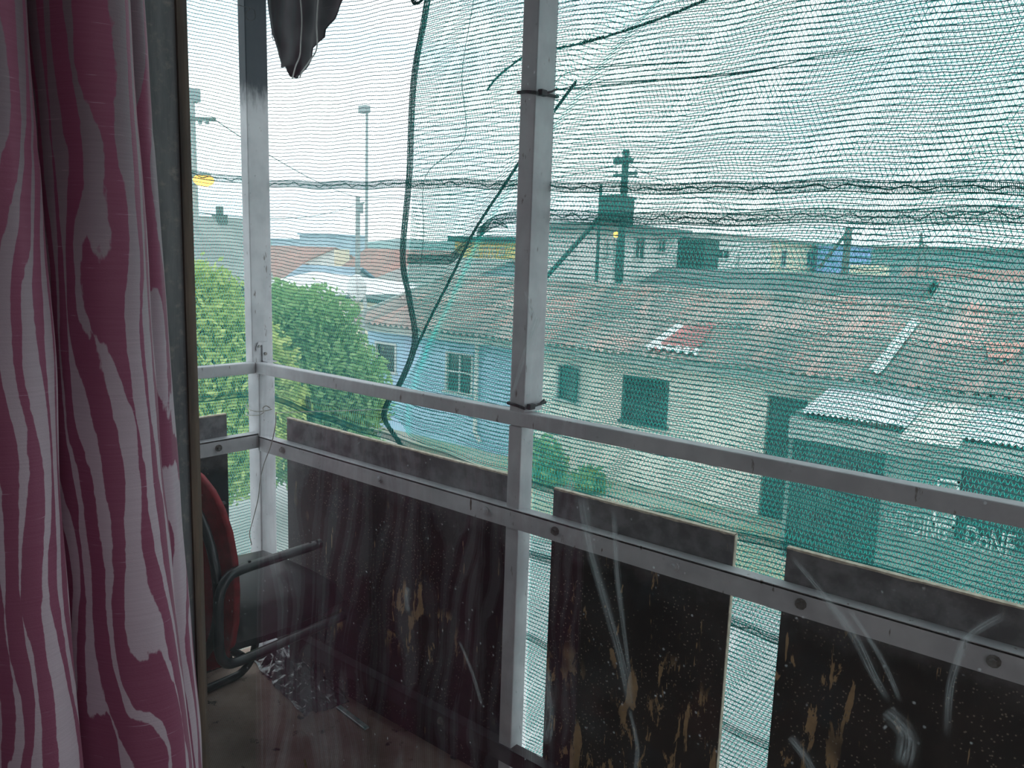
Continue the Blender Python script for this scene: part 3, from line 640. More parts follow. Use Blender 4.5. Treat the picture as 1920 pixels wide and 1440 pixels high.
# helper: corrugated sheet spanning eave->ridge
def corr(x0, x1, e, r, amp, per, n=6):
    m_ = max(2, int(abs(x1-x0)/per*n)); rows = []
    for (y, z) in (e, ((e[0]+r[0])/2, (e[1]+r[1])/2), r):
        rows.append([(x0+(x1-x0)*i/m_, y, z+amp*math.cos(2*math.pi*(x0+(x1-x0)*i/m_)/per)) for i in range(m_+1)])
    return MB().grid(rows)
def window_y(parent, x0, x1, z0, z1, Y, bars=(1, 1), dep=.10, fr=.05, pm='pane', fm='winframe', label=None):
    f = MB().box(x0, x0+fr, Y-.03, Y+dep, z0, z1).box(x1-fr, x1, Y-.03, Y+dep, z0, z1).box(x0+fr, x1-fr, Y-.03, Y+dep, z1-fr, z1).box(x0-.04, x1+.04, Y-.08, Y+dep, z0-.06, z0)
    for k in range(bars[0]): x = x0+(x1-x0)*(k+1)/(bars[0]+1); f.box(x-.02, x+.02, Y-.005, Y+.03, z0, z1-fr)
    for k in range(bars[1]): z = z0+(z1-z0)*(k+1)/(bars[1]+1); f.box(x0+fr, x1-fr, Y-.006, Y+.03, z-.018, z+.018)
    w = f.build('window', M[fm], parent, label=label); p = MB().box(x0+.01, x1-.01, Y+.04, Y+.05, z0, z1-.01).build('pane', M[pm], w); return w
def window_x(parent, X, y0, y1, z0, z1, bars=(1, 0), fr=.06, pm='pane'):
    f = MB().box(X-.05, X+.04, y0, y0+fr, z0, z1).box(X-.05, X+.04, y1-fr, y1, z0, z1).box(X-.05, X+.04, y0+fr, y1-fr, z1-fr, z1).box(X-.05, X+.07, y0-.03, y1+.03, z0-.06, z0)
    for k in range(bars[0]): y = y0+(y1-y0)*(k+1)/(bars[0]+1); f.box(X-.02, X+.02, y-.025, y+.025, z0, z1-fr)
    w = f.build('window', M['winframe'], parent); MB().box(X-.03, X-.02+.025, y0+.01, y1-.01, z0, z1-.01).build('pane', M[pm], w); return w
def wall_y(x0, x1, z0, z1, Y, th, holes):                 # wall with real openings, along X
    mb = MB(); xs_ = sorted({x0, x1, *[h[0] for h in holes], *[h[1] for h in holes]})
    for a, b in zip(xs_[:-1], xs_[1:]):
        cut = sorted([(h[2], h[3]) for h in holes if h[0] <= a+1e-6 and h[1] >= b-1e-6]); z = z0
        for c0, c1 in cut:
            if c0 > z: mb.box(a, b, Y, Y+th, z, c0)
            z = c1
        if z < z1: mb.box(a, b, Y, Y+th, z, z1)
    return mb

# ------------------------------------------------------------------ the long house across the street
HY = 12.8
EV, RG = (12.25, -.14), (15.5, round(W(1500, 562, 15.5)[2], 3))
hs_ = thing('terraced_house', (-6, HY, G), 'long single storey house across the street with cream and blue walls and corrugated roof', 'house')
XB = W(965, 700, HY)[0]                                   # join of blue and cream wall
x0b = -14.9
wc1 = (W(1170, 700, HY)[0], W(1250, 800, HY)[0], -1.46, -.60); wc2 = (-9.2, -8.62, -1.27, -.57); dr = (-4.88, -4.22, G, -.62)
wb1 = (-12.25, -11.42, -1.50, -.63); wb2 = (-14.62, -13.86, -1.3, -.62)
wall_y(XB, 3.0, G, -.05, HY, .22, [wc1, wc2, dr]).build('cream_wall', M['cream'], hs_)
wall_y(x0b, XB, G, -.05, HY-.02, .22, [wb1, wb2]).build('blue_wall', M['blue'], hs_, label='pale blue painted wall')
MB().prism([(x0b, HY, G), (x0b, 18.6, G), (x0b, 18.6, -.1), (x0b, 15.5, RG[1]-.09), (x0b, HY, -.05)], (.2, 0, 0)).build('gable_wall', M['blue'], hs_)
MB().box(x0b, 3, HY+.6, HY+.65, G, -.2).build('dark_interior', M['dark'], hs_)  # near-black sheet: shade of the unlit rooms put into its colour
window_y(hs_, *wc1, HY, (1, 2), pm='pane', fm='door'); MB().box(wc1[0]-.06, wc1[1]+.06, HY-.07, HY-.002, wc1[3], wc1[3]+.05).build('lintel', M['cream'], hs_)
window_y(hs_, *wc2, HY, (0, 0))
sh_ = MB().prism([(wc2[0]+.16, HY-.02, wc2[3]), (wc2[1]+.05, HY-.24, wc2[3]-.02), (wc2[1]+.05, HY-.24, wc2[2]), (wc2[0]+.16, HY-.02, wc2[2])], (0, .03, 0)).build('shutter', M['door'], hs_, label='dark green shutter standing ajar')
window_y(hs_, *wb1, HY-.02, (1, 1)); window_y(hs_, *wb2, HY-.02, (0, 0))
dd = MB().box(dr[0]+.03, dr[1]-.03, HY+.08, HY+.13, dr[2], dr[3]).build('door', M['door'], hs_, label='narrow dark green door'); MB().box(dr[1]-.14, dr[1]-.10, HY+.05, HY+.08, -1.8, -1.7).build('handle', M['steel'], dd)
MB().box(dr[0]-.05, dr[1]+.05, HY-.04, HY, dr[3], dr[3]+.05).build('door_lintel', M['winframe'], hs_)
pp = W(893, 720, HY-.1)
MB().tube([(pp[0], HY-.1, -.3), (pp[0], HY-.1, -2.3), (pp[0]+.15, HY-.1, -2.5)], .05, 8).build('drain_pipe', M['white'], hs_, label='white drain pipe on the blue wall')
MB().box(x0b, 3.0, EV[0]+.10, EV[0]+.16, -.33, -.17).build('fascia', M['fascia'], hs_)
# roof sheets: one object per sheet, two courses
PER, SWd = .18, 1.08
mid = ((EV[0]+RG[0])/2, (EV[1]+RG[1])/2)
k = 0; x = -15.0
red_at = {(W(1290, 640, 13.0)[0])//SWd}
while x < 3.0:
    corr(x-.05, x+SWd+.05, EV, (mid[0]+.12, mid[1]+.04), .030, PER).build('roof_sheet', M['roof'], hs_, smooth=True)
    u = corr(x-.05, x+SWd+.05, (mid[0], mid[1]+.02), RG, .030, PER).build('roof_sheet', M['roof'], hs_, smooth=True)
    x += SWd
MB().tube([(-15.0, RG[0], RG[1]+.03), (3.0, RG[0], RG[1]+.03)], .10, 8).build('ridge_cap', M['roof'], hs_)
MB().add([(-15.0, RG[0], RG[1]), (3, RG[0], RG[1]), (3, 18.7, -.05), (-15.0, 18.7, -.05)], [(0, 1, 2, 3)]).build('back_roof', M['roof'], hs_, solid=.03)
MB().beam((-15.02, EV[0], EV[1]), (-15.02, RG[0], RG[1]), .05, .16).build('barge_board', M['fascia'], hs_)
def roof_pt(px_, py_, lift=.05):                           # where a survey pixel meets the front roof slope
    d = _ray(px_, py_); n = np.array([0, -(RG[1]-EV[1]), RG[0]-EV[0]]); q = np.array([0, EV[0], EV[1]+lift]); k = n@(q-np.array([0, 0, EYE]))/(n@d); p = d*k; return (p[0], p[1], p[2]+EYE)
def patch(pix, mat, name, lift=.05, label=None):
    P4 = [Vector(roof_pt(*q, lift)) for q in pix]; rows = []; n = max(8, int(abs((P4[1]-P4[0]).length)/PER*6))
    for i in range(4):
        rows.append([])
        for j in range(n+1):
            p = P4[0].lerp(P4[1], j/n).lerp(P4[3].lerp(P4[2], j/n), i/3); p.z += .030*math.cos(2*math.pi*p.x/PER); rows[-1].append(p)
    MB().grid(rows).build(name, mat, hs_, smooth=True, label=label)
patch([(1222, 655), (1300, 662), (1345, 605), (1275, 612)], M['roof_red'], 'roof_patch', .055, 'red painted patch')
patch([(1208, 652), (1222, 654), (1284, 608), (1272, 607)], M['roof_white'], 'roof_patch', .065, 'white sealing strip')
patch([(1212, 650), (1305, 664), (1312, 655), (1222, 644)], M['roof_white'], 'roof_patch', .065, 'white sealing strip')
patch([(1625, 695), (1655, 698), (1728, 600), (1712, 598)], M['roof_white'], 'roof_patch', .055, 'white streaked sealing strip')
patch([(1855, 672), (1895, 676), (1925, 640), (1845, 640)], M['roof_pink'], 'roof_patch', .055, 'faded pink patch')
patch([(1215, 700-45), (1235, 656), (1265, 630), (1250, 628)], M['roof_red'], 'roof_patch', .06)
# lean-to with its workshop front
LY = 11.2; lz = -.515
def ll(px_): return W(px_, 800, LY)[0]
xl, xm, xr = ll(1508)-.05, ll(1712), 3.0
def slope(xa, xb, y0, z0, mat, lab): corr(xa, xb, (y0, z0), (HY+.05, -.20), .018, .076, 4).build('lean_to_sheet', mat, hs_, smooth=True, label=lab)
xx = xl
while xx < ll(1700): b = min(xx+.62, ll(1705)); slope(xx, b, LY-.10, lz, M['zinc'], None); xx += .60
slope(ll(1700), ll(1812), LY-.42, lz-.10, M['newzinc'], 'cream longer sheet'); xx = ll(1808)
while xx < 3.0: slope(xx, xx+.62, LY-.16, lz-.02, M['zinc'], None); xx += .60
d1 = (ll(1489), ll(1667), G, W(1580, 838, LY)[2]); d2 = (ll(1813), 1.2, G+.9, W(1870, 878, LY)[2])
wall_y(ll(1482), 3.0, G, lz-.12, LY, .16, [d1, d2]).build('workshop_wall', M['green_wall'], hs_, label='grey green workshop wall under the lean-to')
MB().box(ll(1482), ll(1482)+.16, LY+.16, HY, G, lz-.05).build('workshop_side', M['green_wall'], hs_)
MB().box(ll(1482), 3.0, LY-.06, LY, d1[3]+.02, lz-.10).build('lintel_band', M['fascia'], hs_, label='pale band above the workshop doors')
w1 = MB().box(d1[0], d1[1], LY+.05, LY+.10, G, d1[3]).build('workshop_door', M['door'], hs_, label='wide dark green workshop door')
for k in range(5): xk = d1[0]+(d1[1]-d1[0])*(k+.5)/5; MB().box(xk-.02, xk+.02, LY+.03, LY+.05, G, d1[3]).build('door_rib', M['door'], w1)
MB().box(d2[0], d2[1], LY+.08, LY+.10, d2[2], d2[3]).build('workshop_shutter', M['door'], hs_, label='dark green shutter beside the painted sign')
for x_ in (W(1755, 940, LY)[0],):
    a = W(1748, 980, LY-.008); b = W(1800, 903, LY-.008); ax0, ax1, az0, az1 = a[0], b[0], a[2]-.02, b[2]
    MB().box(ax0, ax0+.03, LY-.012, LY, az0, az1).box(ax1-.03, ax1, LY-.012, LY, az0, az1).box(ax0, ax1, LY-.012, LY, az0, az0+.03).box(ax0, ax1, LY-.012, LY, az1-.03, az1).box(ax0+.1, ax1-.02, LY-.012, LY, az0+.12, az0+.135).build('painted_outline', M['letter'], hs_, label='white painted rectangle above the lettering')
for txt, pa, pb in (('WELDING', (1655, 985), (1778, 1000)), ('DoNE', (1806, 1030), (1898, 1042))):
    q0 = W(pa[0], pa[1], LY); q1 = W(pb[0], pb[1], LY)
    for lay, mt, off, dy in (('sign_lettering', M['letter'], .016, -.010), ('lettering_fill', M['letter_in'], -.010, -.013)):
        tcu = bpy.data.curves.new(lay, 'FONT'); tcu.body = txt; tcu.size = 1.0; tcu.offset = off; tcu.fill_mode = 'FRONT'
        to = bpy.data.objects.new(lay, tcu); COL.objects.link(to); bpy.context.view_layer.update(); wdt = max(to.dimensions.x, .1)
        dg = bpy.context.evaluated_depsgraph_get(); me = bpy.data.meshes.new_from_object(to.evaluated_get(dg)); bpy.data.objects.remove(to)
        sc_ = (q1[0]-q0[0])/wdt; me.transform(Matrix.Translation((q0[0], LY+dy, -1.95)) @ Matrix.Rotation(math.pi/2, 4, 'X') @ Matrix.Diagonal((sc_, .40, 1, 1)))
        me.materials.clear(); me.materials.append(mt); o = bpy.data.objects.new(lay, me); COL.objects.link(o); par(o, hs_); o['label'] = 'white outlined word '+txt
# ------------------------------------------------------------------ generic building
def block(name, label, cat, x0, x1, y0, y1, ztop, wall, wx=(), wy=(), slab=None, loc=None, group=None, zb=G):
    t = thing(name, ((x0+x1)/2, (y0+y1)/2, zb), label, cat, group); MB().box(x0, x1, y0, y1, zb, ztop).build('walls', M[wall], t)
    if slab: MB().box(x0-slab[1], x1+slab[1], y0-slab[1], y1+slab[1], ztop, ztop+slab[2]).build('roof_slab', M[slab[0]], t)
    for (a, b, c, d) in wx: window_x(t, x1, a, b, c, d)
    for (a, b, c, d) in wy: window_y(t, a, b, c, d, y0, (1, 0), .02)
    return t
def ridge_house(name, label, x0, x1, y0, y1, ze, zr, roof, wall, axis='x', zb=G, over=.3):
    t = thing(name, ((x0+x1)/2, (y0+y1)/2, zb), label, 'house'); MB().box(x0, x1, y0, y1, zb, ze).build('walls', M[wall], t)
    if axis == 'x':
        ym = (y0+y1)/2; MB().add([(x0, y0, ze), (x0, y1, ze), (x0, ym, zr-.05), (x1, y0, ze), (x1, y1, ze), (x1, ym, zr-.05)], [(0, 1, 2), (4, 3, 5)]).build('gables', M[wall], t)
        for ya in (y0-over, y1+over): MB().add([(x0-over, ya, ze-.08), (x1+over, ya, ze-.08), (x1+over, ym, zr), (x0-over, ym, zr)], [(0, 1, 2, 3)]).build('roof_slope', M[roof], t, solid=.08)
    else:
        xm_ = (x0+x1)/2; MB().add([(x0, y0, ze), (x1, y0, ze), (xm_, y0, zr-.05), (x0, y1, ze), (x1, y1, ze), (xm_, y1, zr-.05)], [(0, 1, 2), (4, 3, 5)]).build('gables', M[wall], t)
        for xa in (x0-over, x1+over): MB().add([(xa, y0-over, ze-.08), (xa, y1+over, ze-.08), (xm_, y1+over, zr), (xm_, y0-over, zr)], [(0, 1, 2, 3)]).build('roof_slope', M[roof], t, solid=.08)
    return t
# flat-roofed house behind the ridge, its side towards us
XA = W(1128, 430, 20.5)[0]
def yx(px_, X): return WX(px_, 480, X)[1]
def zx(px_, py_, X): return WX(px_, py_, X)[2]
ya, yb = 20.5, yx(1262, XA)
fh = block('flat_roofed_house', 'pale house with flat overhanging roof slab behind the long corrugated roof', 'house', W(1016, 430, 20.5)[0], XA, ya, yb, zx(1190, 437, XA), 'white',
      wx=[(yx(1188, XA), yx(1207, XA), zx(1197, 483, XA), zx(1197, 444, XA)), (yx(1231, XA), yx(1246, XA), zx(1238, 472, XA), zx(1238, 447, XA)), (yx(1150, XA), yx(1168, XA), zx(1160, 520, XA), zx(1160, 446, XA)), (yx(1128, XA)+.1, yx(1139, XA), zx(1133, 482, XA), zx(1133, 446, XA))], slab=('roof_dark', .45, .22))
tk = thing('water_tank', (XA-1.2, ya+1.2, zx(1155, 420, XA)), 'boxy green tank on the flat roof beside the utility pole', 'tank')
a = W(1137, 402, ya+1.2); b = W(1172, 367, ya+1.2); a = (a[0], a[1], zx(1155, 424, XA)+.05)
MB().box(a[0], b[0], ya+.8, ya+1.8, a[2], b[2]).build('tank_body', M['door'], tk, bevel=.03); MB().box(a[0]-.03, b[0]+.03, ya+.77, ya+1.83, b[2]-.08, b[2]).build('tank_lid', M['door'], tk)
for lx in (a[0]+.05, b[0]-.15):
    for ly in (ya+.9, ya+1.6): MB().box(lx, lx+.1, ly, ly+.1, zx(1155, 425, XA)-.1, a[2]).build('leg', M['pole'], tk)
# utility pole with cross arms
def pole(name, label, px_, top, Y, r, mat, cat='pole', bottom=G): 
    p = W(px_, top, Y); t = thing(name, (p[0], Y, bottom), label, cat); MB().tube([(p[0], Y, bottom), (p[0], Y, p[2])], [r*1.2, r*.85], 10).build('shaft', mat, t); return t, p
PY = 19.6
t, p = pole('utility_pole', 'tall utility pole with two cross arms in front of the flat roofed house', 1174, 281, PY, .11, M['door'])
sc = lambda y_: W(1174, y_, PY)[2]
MB().beam((p[0]-.25-.05, PY-.12, sc(303)), (p[0]+.30, PY-.12, sc(303)), .10, .14).build('cross_arm', M['door'], t); MB().beam((p[0]-.28, PY-.12, sc(329)), (p[0]+.46, PY-.12, sc(327)), .08, .06).build('cross_arm', M['door'], t)
for dx, y_ in ((-.17, 296), (.0, 296), (.2, 298), (-.2, 325), (.42, 324)): MB().tube([(p[0]+dx, PY-.12, sc(y_+8)), (p[0]+dx, PY-.12, sc(y_-4))], .035, 8).build('insulator', M['metal_grey'], t)
t, p2 = pole('utility_pole', 'thin pole with a leaning brace left of the cross arm pole', 1127, 345, PY-.5, .05, M['door']); q = W(1022, 522, PY-.5)
MB().tube([W(1118, 415, PY-.5), (q[0], q[1], q[2])], .07, 8).build('brace', M['door'], t)
MB().tube([W(1118, 415, PY-.5), W(1127, 405, PY-.5)], .07, 8).build('bracket', M['door'], t)
lp = W(1155, 440, ya-.25); t = thing('wall_lamp', lp, 'small glowing wall lamp on the flat roofed house', 'lamp'); MB().ball(lp, .085).build('bulb', M['lamp'], t); MB().beam((lp[0], lp[1]+.28, lp[2]+.12), (lp[0], lp[1], lp[2]+.1), .05, .05).build('arm', M['pole'], t)
# further houses to the right
X2 = W(1333, 440, 28)[0]; y2 = 28
b2 = block('white_house', 'white flat roofed house with a square window right of the dark shed', 'house', X2-4, X2, y2, yx(1445, X2), zx(1385, 446, X2), 'white', wx=[(yx(1344, X2), yx(1366, X2), zx(1355, 484, X2), zx(1355, 467, X2)), (yx(1381, X2), yx(1386, X2), zx(1383, 500, X2), zx(1383, 476, X2))], slab=('roof_grey', .15, .10))
a = W(1268, 505, 26.5); b = W(1322, 450, 26.5)
t = block('shed', 'dark green shed between the flat roofed house and the white house', 'shed', a[0], b[0], 26.5, 27.7, b[2], 'door', slab=('roof_dark', .06, .06))
X3 = W(1446, 452, 35)[0]
block('white_house', 'pale house with two dark doors and a stepped roof edge behind the white house', 'house', X3-4, X3, 35, yx(1535, X3), zx(1480, 456, X3), 'paleyellow', wx=[(yx(1464, X3), yx(1474, X3), zx(1470, 500, X3), zx(1470, 468, X3)), (yx(1512, X3), yx(1528, X3), zx(1520, 500, X3), zx(1520, 470, X3))], slab=('roof_grey', .2, .15))
a = W(1530, 510, 40); b = W(1590, 462, 40); block('blue_house', 'blue walled building behind the braced pole', 'house', a[0], b[0], 40, 44, b[2], 'bright_blue', slab=('roof_blue', .1, .1))
t, p = pole('utility_pole', 'pole with one diagonal brace in front of the blue building', 1592, 426, 34, .16, M['pole']); MB().tube([W(1590, 434, 34), W(1535, 503, 34)], .07, 8).build('brace', M['pole'], t); MB().ball(W(1589, 448, 33.75), .20, 8, (.8, .8, 1.7)).build('transformer', M['pole'], t); MB().beam(W(1590, 438, 34), W(1616, 438, 34), .08, .08).build('arm', M['pole'], t)
a = W(1592, 512, 38); b = W(1664, 498, 38); block('boundary_wall', 'pale yellow low wall right of the braced pole', 'wall', a[0], b[0], 38, 38.4, b[2], 'paleyellow')
a = W(1625, 505, 55); b = W(1960, 472, 55); block('long_building', 'long dark green building near the skyline at the right', 'building', a[0], b[0]+12, 55, 62, b[2], 'hill', slab=('roof_grey', .3, .2))
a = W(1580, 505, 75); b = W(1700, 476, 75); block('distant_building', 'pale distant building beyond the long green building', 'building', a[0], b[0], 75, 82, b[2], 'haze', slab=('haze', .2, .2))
t, p = pole('mast', 'slender tapering mast with stays rising behind the right-hand roofs', 1728, 436, 36, .05, M['pole'], 'mast')
for q_ in (1716, 1741): MB().tube([W(1728, 440, 36), W(q_, 530, 36)], .03, 6).build('stay', M['pole'], t)
MB().beam(W(1719, 455, 36), W(1741, 462, 36), .05, .05).build('arm', M['pole'], t)
MB()
ridge_house('grey_roofed_house', 'low house with a wide dull grey roof directly behind the ridge', -12.4, -5.0, 20.6, 26, .35, W(1500, 513, 23)[2], 'roof_dark', 'cream', 'x')
ridge_house('grey_roofed_house', 'low house with a pale grey roof at the far right behind the ridge', -4.2, 4.5, 20.5, 26, .05, W(1850, 530, 23)[2], 'roof_grey', 'cream', 'x')
ridge_house('red_roofed_house', 'low house with a brownish red roof near the pale yellow wall', -10.5, 0, 43, 49, .0, W(1800, 505, 46)[2], 'rooftile_red', 'white', 'x')
# yellow house behind the drooping net
a = W(852, 493, 34); b = W(958, 455, 34)
yh = block('yellow_house', 'small yellow house with a green flat roof behind the drooping net', 'house', a[0], b[0], 34, 39, b[2], 'yellow', wy=[(W(888, 480, 34)[0], W(897, 480, 34)[0], W(890, 476, 34)[2], W(890, 463, 34)[2]), (W(906, 480, 34)[0], W(915, 480, 34)[0], W(910, 485, 34)[2], W(910, 463, 34)[2]), (W(920, 480, 34)[0], W(929, 480, 34)[0], W(925, 485, 34)[2], W(925, 463, 34)[2]), (W(937, 480, 34)[0], W(946, 480, 34)[0], W(940, 477, 34)[2], W(940, 464, 34)[2])], slab=('door', .3, .3))
# ------------------------------------------------------------------ left hand side
a = W(780, 520, 30); 
ridge_house('grey_roofed_house', 'greenish grey roofed house below the yellow house', W(830, 520, 26)[0], W(965, 520, 26)[0], 22, 29, .30, 1.35, 'roof_grey', 'haze', 'x')
ridge_house('red_roofed_house', 'house with a faded red roof behind the wooden lamp pole', W(690, 500, 30)[0], W(845, 500, 30)[0], 27.2, 33, -.15, 1.65, 'rooftile_red', 'white', 'x')
ridge_house('blue_roofed_house', 'house with a blue grey roof left of the satellite dish', W(575, 500, 24)[0], W(672, 500, 24)[0], 22, 26, -.55, .75, 'roof_blue', 'white', 'x')
ridge_house('red_roofed_house', 'low house with a reddish roof just right of the corner post', W(500, 480, 36)[0], W(625, 480, 36)[0], 32, 40, .1, 1.7, 'rooftile_red', 'white', 'x')
ridge_house('red_roofed_house', 'pale roofed house with a white roof edge beyond the green trees', W(505, 500, 27)[0], W(585, 500, 27)[0], 24, 29, -.6, .75, 'rooftile_red', 'white', 'x')
# long carport with white edge
cp = thing('carport', (-24, 18, G), 'long low carport with a white roof edge above the green trees', 'carport')
c0 = W(500, 530, 17.5); c1 = W(715, 562, 17.5)
MB().add([(c0[0], 17.5, c0[2]), (c1[0], 17.5, c1[2]), (c1[0], 19.7, c1[2]+.4), (c0[0], 19.7, c0[2]+.4)], [(0, 1, 2, 3)]).build('roof_sheet', M['roof_white'], cp, solid=.08)
MB().beam((c0[0], 17.47, c0[2]-.1), (c1[0], 17.47, c1[2]-.1), .06, .22).build('fascia', M['white'], cp)
for k in range(5): xk = c0[0]+(c1[0]-c0[0])*(k+.5)/5; MB().beam((xk, 17.6, G), (xk, 17.6, c1[2]-.1), .12, .12).build('post', M['white'], cp)
MB().box(c0[0], c1[0], 19.6, 19.7, G, c1[2]+.3).build('back_wall', M['green_wall'], cp)
# house corner with barred window behind the dish
a = W(636, 640, 14.4); b = W(690, 566, 14.4)
sw = block('small_house', 'small tan house with a barred window just below the satellite dish', 'house', a[0], b[0]+1.2, 14.4, 16.4, b[2], 'paleyellow', slab=('door', .2, .1))
window_y(sw, W(648, 590, 14.4)[0], W(676, 590, 14.4)[0], W(660, 600, 14.4)[2], W(660, 573, 14.4)[2], 14.4, (2, 3), .02)
# satellite dish on a pole
dp = W(673, 540, 12.0); ds = thing('satellite_dish', (dp[0], 12.0, G), 'white satellite dish on a pale bent pole above the green trees', 'dish')
g = []
for i in range(7):
    r = .34*i/6; g.append([(dp[0]+.45*r*math.cos(t), 12.0-.10+.35*r*r+ .9*r*math.cos(t)*.5, dp[2]+r*math.sin(t)*.92) for t in [2*math.pi*k/24 for k in range(25)]])
MB().grid(g).build('reflector', M['dish'], ds, smooth=True, solid=.02)
MB().tube([(dp[0], 11.9, dp[2]-.28), (dp[0]+.05, 11.6, dp[2]-.1)], .015, 6).build('feed_arm', M['pole_pale'], ds)
MB().tube([(dp[0]+.03, 12.1, G), (dp[0]+.03, 12.1, dp[2]-.7), (dp[0]+.12, 12.1, dp[2]-.45), (dp[0]+.02, 12.1, dp[2]-.05)], .045, 8).build('mount_pole', M['pole_pale'], ds)
# wooden pole with a small transformer box
t, wp = pole('utility_pole', 'pale wooden pole with a grey box left of the green net edge', 671, 369, 22, .11, M['pole_pale'])
q = W(678, 390, 21.8); MB().box(q[0]-.10, q[0]+.10, 21.6, 21.8, q[2]-.22, q[2]+.2).build('box', M['metal_grey'], t); MB().tube([W(671, 382, 21.9), W(683, 380, 21.9)], .03, 6).build('arm', M['pole'], t)
# floodlight mast
t, fp = pole('floodlight_mast', 'tall thin floodlight mast with a square lamp head', 688, 207, 60, .16, M['metal_grey'], 'mast')
q = W(685, 206, 60); MB().box(q[0]-.60, q[0]+.60, 59.5, 60.2, q[2]-.35, q[2]+.40).build('lamp_head', M['metal_grey'], t)
# distant blocks
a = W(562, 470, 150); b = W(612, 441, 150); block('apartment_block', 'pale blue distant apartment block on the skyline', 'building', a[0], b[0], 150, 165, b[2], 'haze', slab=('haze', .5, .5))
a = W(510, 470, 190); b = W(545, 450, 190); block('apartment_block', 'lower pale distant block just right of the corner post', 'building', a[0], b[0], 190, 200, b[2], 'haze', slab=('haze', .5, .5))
a = W(632, 505, 30); b = W(650, 468, 30); t = thing('chimney', (a[0], 30, G), 'pale cylindrical water tank on a roof left of the wooden pole', 'tank'); MB().tube([((a[0]+b[0])/2, 30, G), ((a[0]+b[0])/2, 30, a[2])], .12, 8).build('stand', M['pole'], t); MB().tube([((a[0]+b[0])/2, 30, a[2]), ((a[0]+b[0])/2, 30, b[2])], (b[0]-a[0])/2, 14).build('tank_body', M['paleyellow'], t)
t.name = 'water_tank'
# big grey roofed house at far left, ridge running away from us
XR = W(415, 409, 17)[0]
lh = ridge_house('grey_roofed_house', 'large grey roofed house left of the corner post behind the tree', XR-1.3, XR+1.3, 10.5, yx(472, XR)-.3, .2, zx(415, 408, XR), 'roof_grey', 'green_wall', 'y')
cq = WX(412, 408, XR); MB().box(XR-.10, XR+.10, cq[1]-.1, cq[1]+.1, cq[2]-.3, cq[2]+.42).box(XR-.22, XR+.22, cq[1]-.2, cq[1]+.2, cq[2]-.3, cq[2]+.1).build('chimney', M['pole'], lh)
vr = thing('veranda', (XR+2.4, 13, G), 'dark lean-to veranda below the large grey roof', 'veranda')
MB().add([(XR+1.7, 10.3, -.45), (XR+1.7, 15.6, -.45), (XR+3.1, 15.6, -.8), (XR+3.1, 10.3, -.8)], [(0, 1, 2, 3)]).build('roof_sheet', M['roof_dark'], vr, solid=.06)
for yy in (10.5, 12.1, 13.8, 15.4): MB().box(XR+2.95, XR+3.05, yy-.05, yy+.05, G, -.78).build('post', M['pole'], vr)
# street lamp pole near the window frame
t, sp_ = pole('street_lamp', 'lit street lamp on a tall pole beside the timber window frame', 353, 166, 9.0, .14, M['pole_pale'], 'street lamp')
zq = lambda y_: W(353, y_, 9.0)[2]
MB().beam(W(340, 222, 8.9), W(402, 224, 8.9), .07, .07).build('cross_arm', M['pole'], t); MB().box(sp_[0]-.12, sp_[0]+.12, 8.8, 9.2, sp_[2]-.25, sp_[2]).build('cap_box', M['metal_grey'], t)
for x_ in (375, 388): MB().tube([W(x_, 226, 8.9), W(x_, 233, 8.9)], .04, 6).build('insulator', M['metal_grey'], t)
MB().tube([W(353, 345, 9.0), W(372, 340, 8.9)], .04, 8).build('lamp_arm', M['metal_grey'], t); hd = W(382, 338, 8.9)
MB().ball(hd, .21, 8, (1, 1, .60)).build('lamp_glass', M['lamp'], t, smooth=True, label='glowing amber lamp'); MB().ball((hd[0], hd[1], hd[2]+.10), .15, 8, (1, 1, .35)).build('lamp_hood', M['metal_grey'], t)
# overhead cables
def cable(a, b, sag, label, r=.012):
    a, b = Vector(a), Vector(b); pts = [a.lerp(b, i/16)-Vector((0, 0, sag*4*(i/16)*(1-i/16))) for i in range(17)]; o = MB().tube(pts, r, 4).build('overhead_cable', M['wire']); tag(o, label, 'cable')
cable(W(402, 224, 8.9), W(671, 370, 22), .2, 'overhead cable from the street lamp pole to the pale wooden pole', .010)
cable(W(353, 395, 9.0), W(671, 382, 22), .35, 'lower sagging cable between the street lamp pole and the wooden pole', .009)
cable(W(671, 370, 22), W(1174, 305, PY), .3, 'long overhead cable from the wooden pole to the cross arm pole', .010)
cable(W(1174, 305, PY), W(1592, 430, 34), .5, 'overhead cable from the cross arm pole to the braced pole', .010)

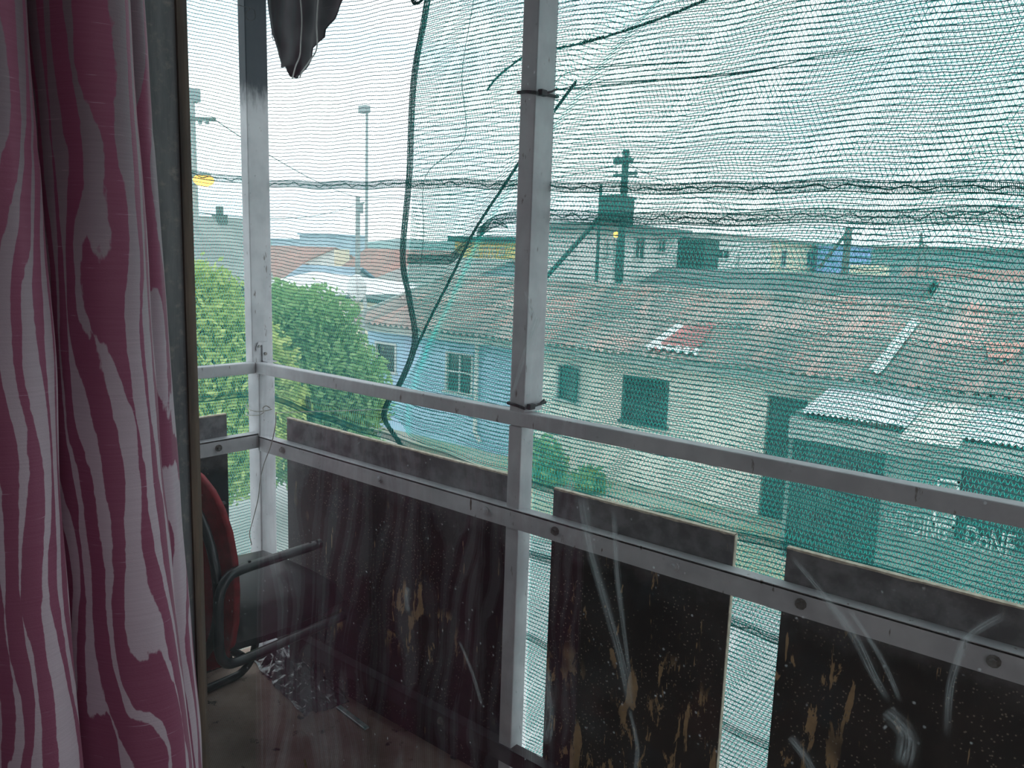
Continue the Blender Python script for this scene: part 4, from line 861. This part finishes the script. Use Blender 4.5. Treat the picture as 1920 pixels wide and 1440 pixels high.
# ------------------------------------------------------------------ trees
def tree(name, label, base, blobs, n, mat, size=.075, cat='tree'):
    t = thing(name, base, label, cat); B = np.array(blobs); w = B[:, 3]**2; w /= w.sum()
    idx = rng.choice(len(B), n, p=w); d = rng.standard_normal((n, 3)); d /= np.linalg.norm(d, axis=1)[:, None]
    rad = B[idx, 3]*(rng.random(n)**.33); c = B[idx, :3]+d*rad[:, None]*np.array([1, 1, .85])
    c += .06*rng.standard_normal((n, 3))
    a = rng.standard_normal((n, 3)); a /= np.linalg.norm(a, axis=1)[:, None]; b = np.cross(a, rng.standard_normal((n, 3))); b /= np.linalg.norm(b, axis=1)[:, None]
    s = size*(.6+.8*rng.random(n))[:, None]; V = np.stack([c-a*s, c+b*s*.45, c+a*s, c-b*s*.45], 1).reshape(-1, 3); Q = np.arange(4*n).reshape(n, 4)
    fast_quads('foliage', V, Q, M[mat], t)
    mb = MB(); top = B[:, :3].mean(0); mb.tube(spline([base, (base[0]+.1, base[1], base[2]+(top[2]-base[2])*.5), tuple(top)], 5), .10, 8).build('trunk', M['bark'], t)
    for k in range(min(len(B), 6)): MB().tube(spline([tuple(top-np.array([0, 0, .5])), tuple((top+B[k, :3])/2+np.array([0, 0, .1])), tuple(B[k, :3])], 4), .035, 6).build('branch', M['bark'], t)
def blob(px_, py_, Y, r): return (*W(px_, py_, Y), r)
tree('tree', 'bushy green tree left of the corner post', (*W(400, 700, 5.6)[:2], G), [blob(375, 560, 5.6, .55), blob(395, 640, 5.5, .75), blob(440, 690, 5.6, .75), blob(380, 740, 5.4, .7), blob(450, 790, 5.5, .75), blob(350, 650, 5.4, .9), blob(430, 860, 5.6, .6), blob(470, 730, 5.8, .7)], 34000, 'leaf', .058)
tree('tree', 'bushy green tree right of the corner post, hiding the blue wall corner', (*W(570, 700, 7.6)[:2], G), [blob(530, 600, 7.6, .7), blob(590, 610, 7.6, .7), blob(622, 662, 7.7, .5), blob(550, 680, 7.5, .9), blob(620, 710, 7.6, .85), blob(662, 712, 7.8, .4), blob(500, 740, 7.4, .8), blob(590, 780, 7.5, .8), blob(682, 760, 7.9, .42), blob(520, 830, 7.4, .75), blob(640, 830, 7.6, .6)], 34000, 'leaf2', .058)
for k, (x_, y_, Y_, r_, lab) in enumerate(((1015, 862, 11.8, .50, 'leafy bush against the cream wall just right of the middle post'), (1105, 900, 11.9, .22, 'small bush standing against the cream wall'))):
    c = W(x_, y_, Y_); tree('bush', lab, (c[0], Y_, G+.1), [(c[0], Y_, c[2], r_), (c[0]+.2*r_, Y_, c[2]-r_*.8, r_*.9)], 1500, 'leaf2', .07, 'bush')
